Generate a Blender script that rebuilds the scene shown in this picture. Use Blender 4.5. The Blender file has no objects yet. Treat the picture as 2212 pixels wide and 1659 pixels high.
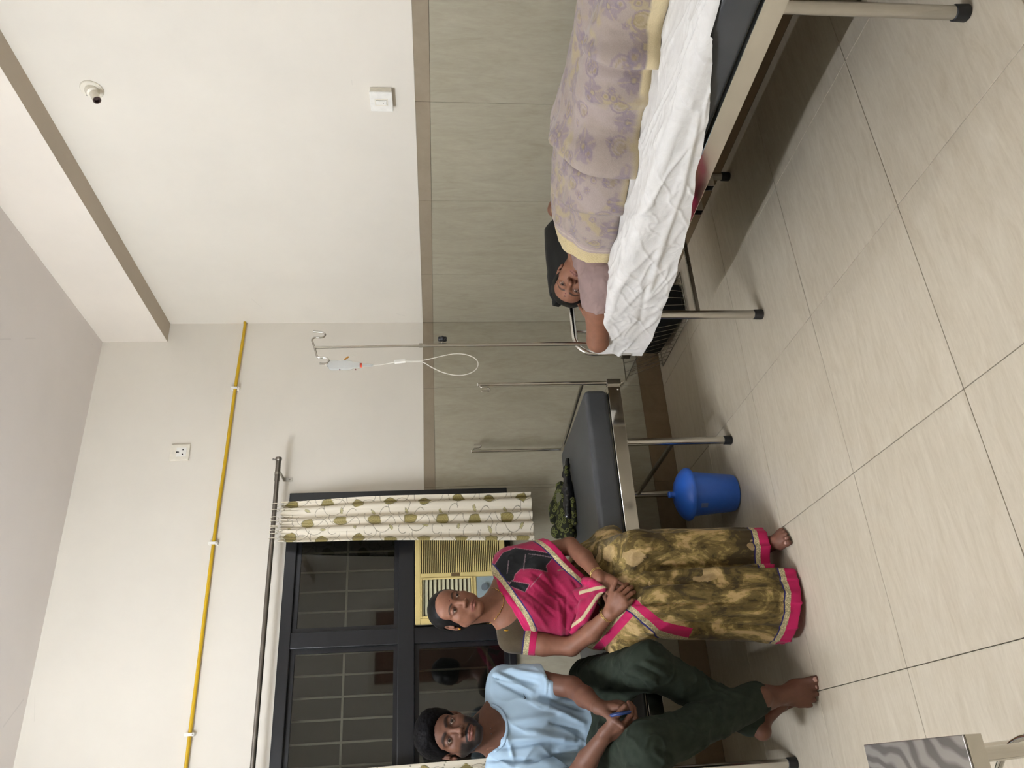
import bpy, bmesh, math, random
import numpy as np
from mathutils import Vector, Matrix
random.seed(7); rng = np.random.default_rng(7)
C = bpy.context.scene.collection
sc = bpy.context.scene

# ---------------------------------------------------------------- camera, world, lamps, exposure
cd = bpy.data.cameras.new('camera'); cam = bpy.data.objects.new('camera', cd); C.objects.link(cam)
cd.sensor_width = 36; cd.sensor_fit = 'HORIZONTAL'; cd.lens = 27.409; cd.clip_start = .02
_r = Vector((-.058, -.083, -.995)); _b = Vector((-.456, -.885, .100)).normalized()
_u = _b.cross(_r).normalized(); _r = _u.cross(_b)
M = Matrix((_r, _u, _b)).transposed().to_4x4(); M.translation = Vector((-2.486, -4.004, 1.350))
cam.matrix_world = M; sc.camera = cam

w = bpy.data.worlds.new('world'); sc.world = w; w.use_nodes = True
w.node_tree.nodes['Background'].inputs[0].default_value = (.012, .013, .016, 1)
w.node_tree.nodes['Background'].inputs[1].default_value = 1

PI = math.pi
# the room is lit by two fluorescent tubes, built further down as lamps that glow (tube_light)
TUBE1, TUBE2 = (-3.035, -1.85, 2.70), (-.075, -4.02, 2.62)
vs = sc.view_settings; vs.view_transform = 'Standard'; vs.look = 'None'; vs.gamma = 1; vs.use_curve_mapping = False
vs.exposure = 1.04
sc.cycles.max_bounces = 10; sc.cycles.diffuse_bounces = 6

# ---------------------------------------------------------------- helpers
def tag(o, label=None, cat=None, group=None, kind=None):
    if label: o['label'] = label
    if cat: o['category'] = cat
    if group: o['group'] = group
    if kind: o['kind'] = kind
    return o
def thing(name, label, cat, loc=(0, 0, 0), rz=0, group=None):
    o = bpy.data.objects.new(name, None); C.objects.link(o); o.location = loc; o.rotation_euler = (0, 0, rz)
    o.empty_display_size = .05
    return tag(o, label, cat, group)
def from_np(name, V, F, m, parent=None, smooth=True):
    me = bpy.data.meshes.new(name)
    V = np.asarray(V, dtype=np.float32); F = np.asarray(F)
    if F.ndim == 2:
        n = F.shape[1]
        me.vertices.add(len(V)); me.vertices.foreach_set('co', V.ravel())
        me.loops.add(F.size); me.loops.foreach_set('vertex_index', F.ravel().astype(np.int32))
        me.polygons.add(len(F)); me.polygons.foreach_set('loop_start', np.arange(0, F.size, n, dtype=np.int32))
        me.polygons.foreach_set('loop_total', np.full(len(F), n, dtype=np.int32))
        me.update(calc_edges=True)
    else:
        me.from_pydata(V.tolist(), [], [list(f) for f in F])
    if smooth: me.polygons.foreach_set('use_smooth', np.ones(len(me.polygons), dtype=bool))
    for k in (m if isinstance(m, (list, tuple)) else [m]): me.materials.append(k)
    o = bpy.data.objects.new(name, me); C.objects.link(o); o.parent = parent
    return o
def obj(name, bm, m, parent=None, smooth=False, bevel=0, seg=2, autos=None):
    me = bpy.data.meshes.new(name)
    if bevel:
        bmesh.ops.bevel(bm, geom=list(bm.edges), offset=bevel, segments=seg, profile=.5, affect='EDGES', clamp_overlap=True)
    bmesh.ops.recalc_face_normals(bm, faces=bm.faces[:])
    for f in bm.faces: f.smooth = smooth
    if autos is not None:
        for f in bm.faces: f.smooth = True
        for e in bm.edges:
            if len(e.link_faces) == 2 and e.calc_face_angle(0) > autos: e.smooth = False
    bm.to_mesh(me); bm.free()
    for k in (m if isinstance(m, (list, tuple)) else [m]): me.materials.append(k)
    o = bpy.data.objects.new(name, me); C.objects.link(o); o.parent = parent
    return o
def box(bm, c, s, rot=None):
    r = bmesh.ops.create_cube(bm, size=1)['verts']
    T = Matrix.Translation(Vector(c)) @ (rot if rot is not None else Matrix.Identity(4)) @ Matrix.Diagonal((s[0], s[1], s[2], 1))
    bmesh.ops.transform(bm, matrix=T, verts=r); return r
def boxmm(bm, a, b): return box(bm, [(a[i]+b[i])/2 for i in range(3)], [abs(b[i]-a[i]) for i in range(3)])
def frame_pts(path, closed=False):
    P = [Vector(p) for p in path]; n = len(P); out = []
    up = None
    for i in range(n):
        a = P[i-1] if (i or closed) else P[i]; b = P[(i+1) % n] if (i < n-1 or closed) else P[i]
        t = (b-a).normalized()
        if up is None:
            up = Vector((0, 0, 1)) if abs(t.z) < .9 else Vector((1, 0, 0))
        x = (up - t*up.dot(t)).normalized(); y = t.cross(x); up = x
        out.append((P[i], x, y))
    return out
def tube(bm, path, r, n=10, closed=False, caps=True):
    rr = r if isinstance(r, (list, tuple)) else [r]*len(path)
    rings = []
    for (p, x, y), ri in zip(frame_pts(path, closed), rr):
        rings.append([bm.verts.new(p + x*ri*math.cos(2*PI*k/n) + y*ri*math.sin(2*PI*k/n)) for k in range(n)])
    m = len(rings)
    for i in range(m if closed else m-1):
        a, b = rings[i], rings[(i+1) % m]
        for k in range(n): bm.faces.new((a[k], a[(k+1) % n], b[(k+1) % n], b[k]))
    if caps and not closed:
        bm.faces.new(rings[0][::-1]); bm.faces.new(rings[-1])
def arc(c, r, a0, a1, ax, ay, n=8):
    c = Vector(c); ax = Vector(ax); ay = Vector(ay)
    return [c + ax*r*math.cos(a0+(a1-a0)*i/n) + ay*r*math.sin(a0+(a1-a0)*i/n) for i in range(n+1)]
def smooth_path(P, n=6):
    P = [Vector(p) for p in P]; out = []
    Q = [P[0]*2-P[1]] + P + [P[-1]*2-P[-2]]
    for i in range(1, len(Q)-2):
        for j in range(n):
            t = j/n; a, b, c, d = Q[i-1:i+3]
            out.append(.5*((2*b)+(-a+c)*t+(2*a-5*b+4*c-d)*t*t+(-a+3*b-3*c+d)*t**3))
    out.append(P[-1]); return out
def lathe(bm, prof, c=(0, 0, 0), n=32, axis='Z'):
    rings = []
    for r, z in prof:
        if r < 1e-6: rings.append([bm.verts.new((c[0], c[1], c[2]+z))]); continue
        rings.append([bm.verts.new((c[0]+r*math.cos(2*PI*k/n), c[1]+r*math.sin(2*PI*k/n), c[2]+z)) for k in range(n)])
    for a, b in zip(rings, rings[1:]):
        for k in range(n):
            k2 = (k+1) % n
            if len(a) == 1 and len(b) == 1: continue
            if len(a) == 1: bm.faces.new((a[0], b[k2], b[k]))
            elif len(b) == 1: bm.faces.new((a[k], a[k2], b[0]))
            else: bm.faces.new((a[k], a[k2], b[k2], b[k]))
def B(): return bmesh.new()

# ---------------------------------------------------------------- materials
MT = {}
def lin(h):
    h = h.lstrip('#'); v = [int(h[i:i+2], 16)/255 for i in (0, 2, 4)]
    return [x/12.92 if x <= .04045 else ((x+.055)/1.055)**2.4 for x in v]
class NT:
    def __init__(s, name):
        s.m = bpy.data.materials.new(name); s.m.use_nodes = True; s.t = s.m.node_tree
        s.b = s.t.nodes['Principled BSDF']; s.out = s.t.nodes['Material Output']; MT[name] = s.m
    def n(s, typ, **kw):
        x = s.t.nodes.new(typ)
        for k, v in kw.items():
            if k in x.inputs.keys() and not hasattr(x, k): x.inputs[k].default_value = v
            else: setattr(x, k, v)
        return x
    def set(s, x, k, v):
        if hasattr(v, 'is_linked') or isinstance(v, bpy.types.NodeSocket): s.t.links.new(v, x.inputs[k])
        else: x.inputs[k].default_value = v
    def math(s, op, a, b=0, c=None, clamp=False):
        x = s.t.nodes.new('ShaderNodeMath'); x.operation = op; x.use_clamp = clamp
        s.set(x, 0, a); s.set(x, 1, b)
        if c is not None: s.set(x, 2, c)
        return x.outputs[0]
    def pos(s, kind='Position'):
        if kind == 'Position': return s.t.nodes.new('ShaderNodeNewGeometry').outputs['Position']
        return s.t.nodes.new('ShaderNodeTexCoord').outputs[kind]
    def mapping(s, v, scale=(1, 1, 1), rot=(0, 0, 0), loc=(0, 0, 0)):
        x = s.t.nodes.new('ShaderNodeMapping'); s.t.links.new(v, x.inputs[0])
        x.inputs['Scale'].default_value = scale; x.inputs['Rotation'].default_value = rot; x.inputs['Location'].default_value = loc
        return x.outputs[0]
    def noise(s, v=None, scale=5, detail=4, rough=.55, dist=0, col=False):
        x = s.t.nodes.new('ShaderNodeTexNoise')
        if v is not None: s.t.links.new(v, x.inputs['Vector'])
        x.inputs['Scale'].default_value = scale; x.inputs['Detail'].default_value = detail
        x.inputs['Roughness'].default_value = rough; x.inputs['Distortion'].default_value = dist
        return x.outputs['Color' if col else 'Fac']
    def ramp(s, f, stops, interp='LINEAR'):
        x = s.t.nodes.new('ShaderNodeValToRGB'); x.color_ramp.interpolation = interp
        s.t.links.new(f, x.inputs[0]); e = x.color_ramp.elements
        while len(e) > 1: e.remove(e[-1])
        for i, (p, c) in enumerate(stops):
            q = e[0] if i == 0 else e.new(p)
            q.position = p; c = lin(c) if isinstance(c, str) else ([c]*3 if not hasattr(c, '__len__') else c)
            q.color = (c[0], c[1], c[2], 1)
        return x.outputs[0]
    def mix(s, f, a, b, typ='MIX'):
        x = s.t.nodes.new('ShaderNodeMix'); x.data_type = 'RGBA'; x.blend_type = typ; x.clamp_factor = True
        def cv(v):
            if isinstance(v, str): return lin(v)+[1]
            if isinstance(v, (tuple, list)) and len(v) == 3: return list(v)+[1]
            return v
        s.set(x, 0, f); s.set(x, 6, cv(a)); s.set(x, 7, cv(b)); return x.outputs[2]
    def col(s, c):
        if isinstance(c, str): s.b.inputs['Base Color'].default_value = lin(c)+[1]
        else: s.set(s.b, 'Base Color', c)
    def bump(s, h, strength=.3, dist=.01):
        x = s.t.nodes.new('ShaderNodeBump'); x.inputs['Strength'].default_value = strength; x.inputs['Distance'].default_value = dist
        s.t.links.new(h, x.inputs['Height']); s.t.links.new(x.outputs[0], s.b.inputs['Normal'])
    def attr(s, name, out='Color'):
        x = s.t.nodes.new('ShaderNodeAttribute'); x.attribute_name = name; return x.outputs[out]
    def p(s, **k):
        for a, v in k.items(): s.set(s.b, {'rough': 'Roughness', 'metal': 'Metallic', 'spec': 'Specular IOR Level', 'coat': 'Coat Weight', 'sheen': 'Sheen Weight', 'ior': 'IOR', 'trans': 'Transmission Weight', 'alpha': 'Alpha', 'sss': 'Subsurface Weight', 'aniso': 'Anisotropic'}[a], v)
        return s
def simple(name, c, rough=.5, metal=0, var=.06, scale=40, bump=0, **k):
    t = NT(name); base = lin(c)
    n = t.noise(t.pos('Object'), scale, 4)
    t.col(t.ramp(n, [(.3, [x*(1-var) for x in base]), (.7, [min(1, x*(1+var)) for x in base])]))
    t.p(rough=rough, metal=metal, **k)
    if bump: t.bump(n, bump, .002)
    return t.m

def paint(name, c, blotch=.05):
    t = NT(name); P = t.pos(); b = lin(c)
    n1 = t.noise(P, 1.6, 5, .6); n2 = t.noise(P, 60, 3)
    base = t.ramp(n1, [(.3, [x*(1-blotch) for x in b]), (.7, [min(1, x*(1+blotch*.6)) for x in b])])
    # thin scuffs and hairline cracks
    v = t.n('ShaderNodeTexVoronoi', feature='DISTANCE_TO_EDGE'); t.t.links.new(t.mapping(P, (1, 1, 2.2)), v.inputs['Vector']); v.inputs['Scale'].default_value = .9
    crack = t.math('LESS_THAN', v.outputs['Distance'], .0022); gate = t.math('GREATER_THAN', t.noise(P, 2.3, 2), .63)
    col = t.mix(t.math('MULTIPLY', t.math('MULTIPLY', crack, gate), .22), base, [x*.6 for x in b])
    t.col(col); t.p(rough=.62, spec=.3); t.bump(n2, .05, .003); return t.m
paint('wall_paint', '#e0dbd0'); paint('ceiling_paint', '#e2dcd8', .04); paint('beam_paint', '#e2dbd0'); paint('beam_under_shade', '#b9ad9c')
def stone(name, dark, light, rough, sc_=(1, 1, 1), streak=1.0, spec=.5):
    t = NT(name); P = t.pos()
    o = t.n('ShaderNodeObjectInfo')
    v = t.n('ShaderNodeVectorMath', operation='ADD'); t.t.links.new(P, v.inputs[0])
    cm = t.n('ShaderNodeCombineXYZ')
    for i in range(3): t.t.links.new(t.math('MULTIPLY', o.outputs['Random'], 7+3*i), cm.inputs[i])
    t.t.links.new(cm.outputs[0], v.inputs[1])
    q = t.mapping(v.outputs[0], sc_, (0, 0, .12))
    n = t.noise(q, 5, 6, .62, 1.2); n2 = t.noise(q, 26, 4, .6, .6); n3 = t.noise(P, 1.3, 2)
    f = t.math('ADD', t.math('MULTIPLY', n, .55*streak), t.math('ADD', t.math('MULTIPLY', n2, .3), t.math('MULTIPLY', n3, .15)))
    t.col(t.ramp(f, [(.36, dark), (.5, [(a+b)/2 for a, b in zip(lin(dark), lin(light))]), (.66, light)]))
    t.p(rough=rough, spec=spec); t.bump(n2, .03, .001); return t.m
stone('floor_tile_stone', '#b4a995', '#c8bfad', .30, (1.0, 5.5, 1), spec=.45)
stone('dado_tile_stone', '#98927f', '#a9a492', .42, (3.2, 3.2, .8), spec=.4)
stone('band_tile_stone', '#8b7f6c', '#978b78', .45, spec=.35)
stone('skirting_tile_stone', '#77654b', '#84725a', .45, spec=.35)
simple('grout', '#6f6756', .9)
simple('grout_floor', '#5f574a', .9)

def steel(name, c='#c9c6c0', rough=.18, var=.1):
    t = NT(name); P = t.pos('Object'); n = t.noise(P, 12, 4); n2 = t.noise(P, 140, 3)
    b = lin(c)
    t.col(t.ramp(n, [(.35, [x*(1-var) for x in b]), (.65, b)])); t.p(metal=1)
    t.set(t.b, 'Roughness', t.math('ADD', t.math('MULTIPLY', n, .16), rough-.08)); t.bump(n2, .015, .001); return t.m
steel('stainless_steel'); steel('dull_steel', '#b1aca2', .3); steel('rod_steel', '#8a857e', .35)
steel('mirror_steel', '#d6d3cc', .1, .05)
simple('black_rubber', '#17181b', .55); simple('black_plastic', '#141519', .35)
simple('white_plastic', '#ecebe4', .3); simple('cream_plastic', '#e6e1d2', .35)
t = NT('rexine_grey'); P = t.pos('Object'); n = t.noise(P, 220, 2); n1 = t.noise(P, 5, 3)
t.col(t.ramp(n1, [(.3, '#3b3d40'), (.7, '#45474a')])); t.p(rough=.42, spec=.45); t.bump(n, .12, .002)
t = NT('rexine_black'); P = t.pos('Object'); n = t.noise(P, 160, 2); v = t.noise(P, 9, 6, .7, 2)
t.col(t.mix(t.math('GREATER_THAN', v, .72), '#0e1012', '#6c6c68')); t.p(rough=.5, spec=.22); t.bump(n, .15, .002)

# ---------------------------------------------------------------- room shell
LX, RY, CZ = -3.10, -5.95, 3.22          # left wall, rear wall, ceiling
G = .0012
def struct(name, bm, m, parent=None, **k):
    o = obj(name, bm, m, parent, **k)
    if parent is None: o['kind'] = 'structure'
    return o
bm = B(); boxmm(bm, (LX-.1, RY-.1, -.06), (.1, .1, -.010)); floor = struct('floor', bm, MT['grout_floor'])
GX, GY = -1.6545, -2.3276
tile_me = {}
def tile(name, a, b, mat, parent, bev=.0008):
    key = (name, tuple(round(b[i]-a[i], 3) for i in range(3)))
    c = [(a[i]+b[i])/2 for i in range(3)]
    if key not in tile_me:
        bm = B(); box(bm, (0, 0, 0), [b[i]-a[i] for i in range(3)])
        bmesh.ops.bevel(bm, geom=list(bm.edges), offset=bev, segments=1, affect='EDGES')
        me = bpy.data.meshes.new(name); bm.to_mesh(me); bm.free(); me.materials.append(MT[mat]); tile_me[key] = me
    o = bpy.data.objects.new(name, tile_me[key]); C.objects.link(o); o.location = c; o.parent = parent; return o
for i in range(-4, 5):
    for j in range(-8, 6):
        x0, x1 = GX+i*.6+G, GX+(i+1)*.6-G; y0, y1 = GY+j*.6+G, GY+(j+1)*.6-G
        x0, x1 = max(x0, LX), min(x1, 0); y0, y1 = max(y0, RY), min(y1, 0)
        if x1-x0 < .01 or y1-y0 < .01: continue
        tile('floor_tile', (x0, y0, -.010), (x1, y1, random.choice((0, -.0002, -.0004))), 'floor_tile_stone', floor)
bm = B(); boxmm(bm, (LX-.1, RY-.1, CZ), (.1, .1, CZ+.1)); struct('ceiling', bm, MT['ceiling_paint'])
WX0, WX1, WZ0, WZ1 = -2.60, -1.058, .965, 2.112      # window opening
T = .012
bm = B()
for a, b in (((LX-.1, T, -.02), (WX0, .24, CZ+.05)), ((WX1, T, -.02), (.1, .24, CZ+.05)), ((WX0, T, -.02), (WX1, .24, WZ0)), ((WX0, T, WZ1), (WX1, .24, CZ+.05))): boxmm(bm, a, b)
wall_back = struct('wall_back', bm, MT['grout'])
bm = B()   # painted upper plaster
for a, b in (((LX, 0, 1.41), (WX0, T, CZ)), ((WX1, 0, 1.41), (0, T, CZ)), ((WX0, 0, WZ1), (WX1, T, CZ))): boxmm(bm, a, b)
obj('plaster', bm, MT['wall_paint'], wall_back)
bm = B(); boxmm(bm, (T, RY-.1, -.02), (.2, .2, CZ+.05)); wall_right = struct('wall_right', bm, MT['grout'])
bm = B(); boxmm(bm, (0, RY, 1.41), (T, T, CZ)); obj('plaster', bm, MT['wall_paint'], wall_right)
bm = B(); boxmm(bm, (LX-.12, RY-.1, -.02), (LX-.0, .2, CZ+.05)); wall_left = struct('wall_left', bm, MT['wall_paint'])
bm = B(); boxmm(bm, (LX-.1, RY-.12, -.02), (.2, RY, CZ+.05)); wall_front = struct('wall_front', bm, MT['wall_paint'])
# brown door in the wall behind the camera (it shows in the dark window glass)
bm = B(); boxmm(bm, (-1.35, RY, 0), (-.5, RY+.03, 2.1)); d = struct('door_1', bm, simple('door_brown', '#6b4a33', .5), bevel=.004)
bm = B(); boxmm(bm, (-.62, RY+.03, 1.0), (-.58, RY+.07, 1.1)); obj('door_handle', bm, MT['dull_steel'], d, bevel=.005)
bm = B()
for a, b in (((-1.42, RY, 0), (-1.35, RY+.05, 2.17)), ((-.5, RY, 0), (-.43, RY+.05, 2.17)), ((-1.35, RY, 2.1), (-.5, RY+.05, 2.17))): boxmm(bm, a, b)
obj('door_frame', bm, simple('door_frame_white', '#c9c2b4', .5), d)
# dado, border and skirting tiles
BZ0, BZ1, SZ = 1.349, 1.410, .142
xs = [0] + [-.4418-.6*k for k in range(0, 6)]
def back_seg(x0, x1, z0, z1, name, mat):        # clipped by the window opening
    if z1 > WZ0 and x0 < WX1 and x1 > WX0:
        if x0 < WX0: back_seg(x0, WX0, z0, z1, name, mat)
        if x1 > WX1: back_seg(WX1, x1, z0, z1, name, mat)
        if z0 < WZ0-.01: back_seg(max(x0, WX0), min(x1, WX1), z0, WZ0-.0005, name, mat)
        return
    if x1-x0 > .004: tile(name, (x0+G/2, 0, z0+G/2), (x1-G/2, T, z1-G/2), mat, wall_back, .0004)
for k in range(len(xs)-1):
    x1, x0 = xs[k], max(xs[k+1], LX)
    back_seg(x0, x1, SZ, BZ0, 'dado_tile', 'dado_tile_stone'); back_seg(x0, x1, BZ0, BZ1, 'border_tile', 'band_tile_stone')
    back_seg(x0, x1, 0, SZ, 'skirting_tile', 'skirting_tile_stone')
ys = [0] + [-.4909-.6027*k for k in range(0, 10)]
for k in range(len(ys)-1):
    y1, y0 = ys[k], max(ys[k+1], RY)
    if y1-y0 < .02: continue
    for z0, z1, nm, mt in ((SZ, BZ0, 'dado_tile', 'dado_tile_stone'), (BZ0, BZ1, 'border_tile', 'band_tile_stone'), (0, SZ, 'skirting_tile', 'skirting_tile_stone')):
        tile(nm, (0, y0+G/2, z0+G/2), (T, y1-G/2, z1-G/2), mt, wall_right, .0004)
# beam along the right wall
bm = B(); vs_ = boxmm(bm, (-.12, RY, 2.865), (0, 0, CZ))
bm.faces.ensure_lookup_table()
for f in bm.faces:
    f.material_index = 1 if f.calc_center_median().z < 2.87 else 0  # underside takes a darker tone: its shade is put into the colour
o = struct('trim_1', bm, [MT['beam_paint'], MT['beam_under_shade']]); o['label'] = 'plastered beam running along the top of the right wall'

# ---------------------------------------------------------------- window
simple('black_aluminium', '#121317', .32, spec=.5)
win = tag(bpy.data.objects.new('window_1', None), kind='structure'); C.objects.link(win)
fr = MT['black_aluminium']
def wbar(name, x0, x1, z0, z1, y0=-.012, y1=.05, b=.003, parent=win):
    bm = B(); boxmm(bm, (x0, y0, z0), (x1, y1, z1)); return obj(name, bm, fr, parent, bevel=b)
XM = -1.810
wbar('window_jamb', WX1-.045, WX1, WZ0, WZ1); wbar('window_jamb', WX0, WX0+.045, WZ0, WZ1)
wbar('window_head', WX0+.045, WX1-.045, WZ1-.055, WZ1); wbar('window_sill', WX0+.045, WX1-.045, WZ0, WZ0+.035, -.025)
wbar('mullion', XM-.038, XM+.038, WZ0+.035, WZ1-.055); 
wbar('transom', WX0+.045, WX1-.045, 1.461, 1.541, -.018)
t = NT('window_glass')
t.p(rough=.02, metal=0, spec=.62); t.col('#0b0c0c')
tr = t.n('ShaderNodeBsdfTransparent'); tr.inputs[0].default_value = (.72, .73, .72, 1)
mx = t.n('ShaderNodeMixShader'); lw = t.n('ShaderNodeFresnel'); lw.inputs[0].default_value = 1.75
t.b.inputs['Metallic'].default_value = 0
gl = t.n('ShaderNodeBsdfGlossy'); gl.inputs[0].default_value = (.95, .95, .93, 1); gl.inputs['Roughness'].default_value = .03
t.t.links.new(lw.outputs[0], mx.inputs[0]); t.t.links.new(tr.outputs[0], mx.inputs[1]); t.t.links.new(gl.outputs[0], mx.inputs[2])
t.t.links.new(mx.outputs[0], t.out.inputs[0])
def sash(x0, x1, z0, z1, d):
    s = .022
    bm = B()
    for a, b in (((x0, d, z0), (x0+s, d+.02, z1)), ((x1-s, d, z0), (x1, d+.02, z1)), ((x0+s, d, z0), (x1-s, d+.02, z0+s)), ((x0+s, d, z1-s), (x1-s, d+.02, z1))): boxmm(bm, a, b)
    f = obj('sash', bm, fr, win)
    bm = B(); boxmm(bm, (x0+s, d+.008, z0+s), (x1-s, d+.013, z1-s)); obj('pane', bm, MT['window_glass'], f)
sash(XM+.038, WX1-.045, 1.541, WZ1-.055, .012); sash(WX0+.045, XM-.038, 1.541, WZ1-.055, .012); sash(WX0+.045, XM-.038, WZ0+.035, 1.461, .012)
simple('grille_white', '#c4c0ae', .5)
for i in range(15):
    x = WX1-.09-i*.1015
    if x < WX0+.02: break
    bm = B(); tube(bm, [(x, .11, WZ0-.0), (x, .11, WZ1)], .0055, 8); obj('grille_bar', bm, MT['grille_white'], win, smooth=True)
for z in (1.81, 1.10):
    bm = B(); boxmm(bm, (WX0, .104, z-.005), (WX1, .116, z+.005)); obj('grille_bar', bm, MT['grille_white'], win)
# plastered lining of the opening and the dim shaft outside
bm = B(); boxmm(bm, (LX-.3, 1.6, -.5), (.3, 1.7, 3.6)); o = struct('wall_outside', bm, simple('outside_wall', '#56544e', .9)); 

# ---------------------------------------------------------------- curtain rod, pipe, wall plates
rod = thing('curtain_rod', 'grey steel curtain rod fixed above the black window', 'curtain rod', (-.9, -.1, 2.165))
def wpar(o, parent):
    o.parent = parent; bpy.context.view_layer.update(); o.matrix_parent_inverse = Matrix.Translation(-Vector(parent.location)) if parent.rotation_euler.z == 0 else parent.matrix_world.inverted(); return o
def wobj(name, bm, m, parent, **k): return wpar(obj(name, bm, m, None, **k), parent)
bm = B(); tube(bm, [(-.905, -.1, 2.165), (-1.02, -.1, 2.165)], .0135, 16); tube(bm, [(-1.02, -.1, 2.165), (-2.75, -.1, 2.166)], .0118, 16); wobj('rod_tube', bm, MT['rod_steel'], rod, autos=.6)
bm = B(); tube(bm, [(-.889, -.1, 2.165), (-.892, -.1, 2.165), (-.905, -.1, 2.165), (-.908, -.1, 2.165)], [.011, .0165, .0165, .014], 20)
tube(bm, [(-.9, -.1, 2.18), (-.9, -.1, 2.192)], .003, 8); tube(bm, [(-.9, -.1, 2.19), (-.9, -.1, 2.196)], .006, 8); wobj('end_cap', bm, MT['rod_steel'], rod, autos=.6)
for bx_ in (-.978, -2.62):
    bm = B(); tube(bm, [(bx_+.004, -.1, 2.165), (bx_-.010, -.1, 2.165)], .0155, 16)
    boxmm(bm, (bx_-.010, -.10, 2.148), (bx_+.010, -.003, 2.152)); boxmm(bm, (bx_-.010, -.004, 2.105), (bx_+.010, 0, 2.152))
    q = bmesh.ops.create_uvsphere(bm, u_segments=10, v_segments=6, radius=.0045)['verts']; bmesh.ops.translate(bm, verts=q, vec=(bx_, -.004, 2.12))
    wobj('rod_bracket', bm, MT['dull_steel'], rod, autos=.6)
simple('yellow_conduit', '#c9a312', .45, var=.12, scale=8)
pts = [(.0, -.014, 2.442), (-.02, -.014, 2.440), (-.08, -.014, 2.441), (-.25, -.014, 2.447), (-.436, -.014, 2.453), (-.9, -.014, 2.462), (-1.317, -.014, 2.471), (-1.8, -.014, 2.473), (-2.2, -.014, 2.475), (-3.09, -.014, 2.478)]
bm = B(); tube(bm, smooth_path(pts, 4), .0085, 14); o = obj('yellow_pipe', bm, MT['yellow_conduit'], None, smooth=True)
tag(o, 'thin yellow conduit pipe running along the back wall', 'pipe')
for x, z, lb in ((-.436, 2.452, 'white plastic saddle clip on the yellow pipe nearest the room corner'), (-1.317, 2.471, 'white plastic saddle clip on the yellow pipe above the leaf-print curtain'), (-2.202, 2.475, 'white plastic saddle clip on the yellow pipe above the seated man')):
    c = thing('pipe_clip', lb, 'pipe clip', (x, 0, z), 0, 'saddle clips on the yellow pipe')
    bm = B(); boxmm(bm, (-.007, -.006, -.022), (.007, 0, .022)); boxmm(bm, (-.007, -.024, -.022), (.007, -.006, -.0105)); boxmm(bm, (-.007, -.024, .0105), (.007, -.006, .022)); boxmm(bm, (-.007, -.028, -.022), (.007, -.0235, .022))
    obj('clip_body', bm, MT['white_plastic'], c, bevel=.001)
    bm = B(); tube(bm, [(0, -.0285, -.016), (0, -.031, -.016)], .003, 10); obj('screw', bm, MT['dull_steel'], c)
# socket on the back wall
s = thing('wall_socket', 'white three-pin wall socket high on the back wall above the yellow pipe', 'socket', (-.811, 0, 2.703))
bm = B(); boxmm(bm, (-.045, -.012, -.050), (.045, 0, .050)); obj('plate', bm, MT['cream_plastic'], s, bevel=.003)
bm = B(); boxmm(bm, (-.026, -.0135, -.034), (.026, -.010, .018)); obj('socket_face', bm, MT['white_plastic'], s, bevel=.0012)
simple('dark_hole', '#120c0c', .9)
def hole(bm, x, z, r, y): tube(bm, [(x, y-.0008, z), (x, y, z)], r, 12)
bm = B(); hole(bm, 0, .014, .0042, -.0135); hole(bm, 0, .006, .0032, -.0135); boxmm(bm, (-.0022, -.0143, .004), (.0022, -.0135, .014)); hole(bm, -.013, -.016, .0036, -.0135); hole(bm, .013, -.016, .0036, -.0135)
obj('pin_hole', bm, MT['dark_hole'], s)
# switch on the right wall (boxed, one rocker)
s = thing('light_switch', 'white square wall switch with one small rocker on the right wall', 'switch', (0, -1.717, 1.543))
bm = B(); boxmm(bm, (-.022, -.048, -.043), (0, .048, .043)); obj('back_box', bm, MT['cream_plastic'], s, bevel=.002)
bm = B(); boxmm(bm, (-.030, -.050, -.045), (-.0222, .050, .045)); obj('plate', bm, MT['white_plastic'], s, bevel=.003)
bm = B()
for a, b in (((-.0315, -.017, -.026), (-.030, -.0125, .026)), ((-.0315, .0125, -.026), (-.030, .017, .026)), ((-.0315, -.0125, -.026), (-.030, .0125, -.0235)), ((-.0315, -.0125, .0235), (-.030, .0125, .026))): boxmm(bm, a, b)
obj('bezel', bm, MT['cream_plastic'], s)
bm = B(); boxmm(bm, (-.035, -.0105, -.021), (-.030, .0105, .022)); o = obj('rocker', bm, MT['white_plastic'], s, bevel=.001)
bm = B(); tube(bm, [(-.0352, 0, -.008), (-.0357, 0, -.008)], .0016, 8); obj('indicator', bm, MT['dark_hole'], s)
# empty lamp holder high on the right wall
s = thing('lamp_holder', 'empty white angled bulb holder on a round rose on the right wall', 'lamp holder', (0, -1.722, 2.652))
bm = B(); lathe(bm, [(0, 0), (.043, 0), (.043, .004), (.040, .007), (0, .007)], n=40); bmesh.ops.rotate(bm, cent=(0, 0, 0), matrix=Matrix.Rotation(-PI/2, 3, 'Y'), verts=bm.verts); obj('rose', bm, MT['cream_plastic'], s, autos=.5)
A = Matrix.Rotation(-PI/2-math.radians(28), 3, 'Y')
bm = B(); lathe(bm, [(0, 0), (.027, 0), (.027, .010), (.024, .018), (.016, .022), (.0165, .040), (.0150, .060), (.0132, .060), (.0132, .045), (0, .045)], n=32); bmesh.ops.rotate(bm, cent=(0, 0, 0), matrix=A, verts=bm.verts); bmesh.ops.translate(bm, verts=bm.verts, vec=(-.004, 0, 0)); obj('holder_body', bm, MT['cream_plastic'], s, autos=.5)
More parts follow.
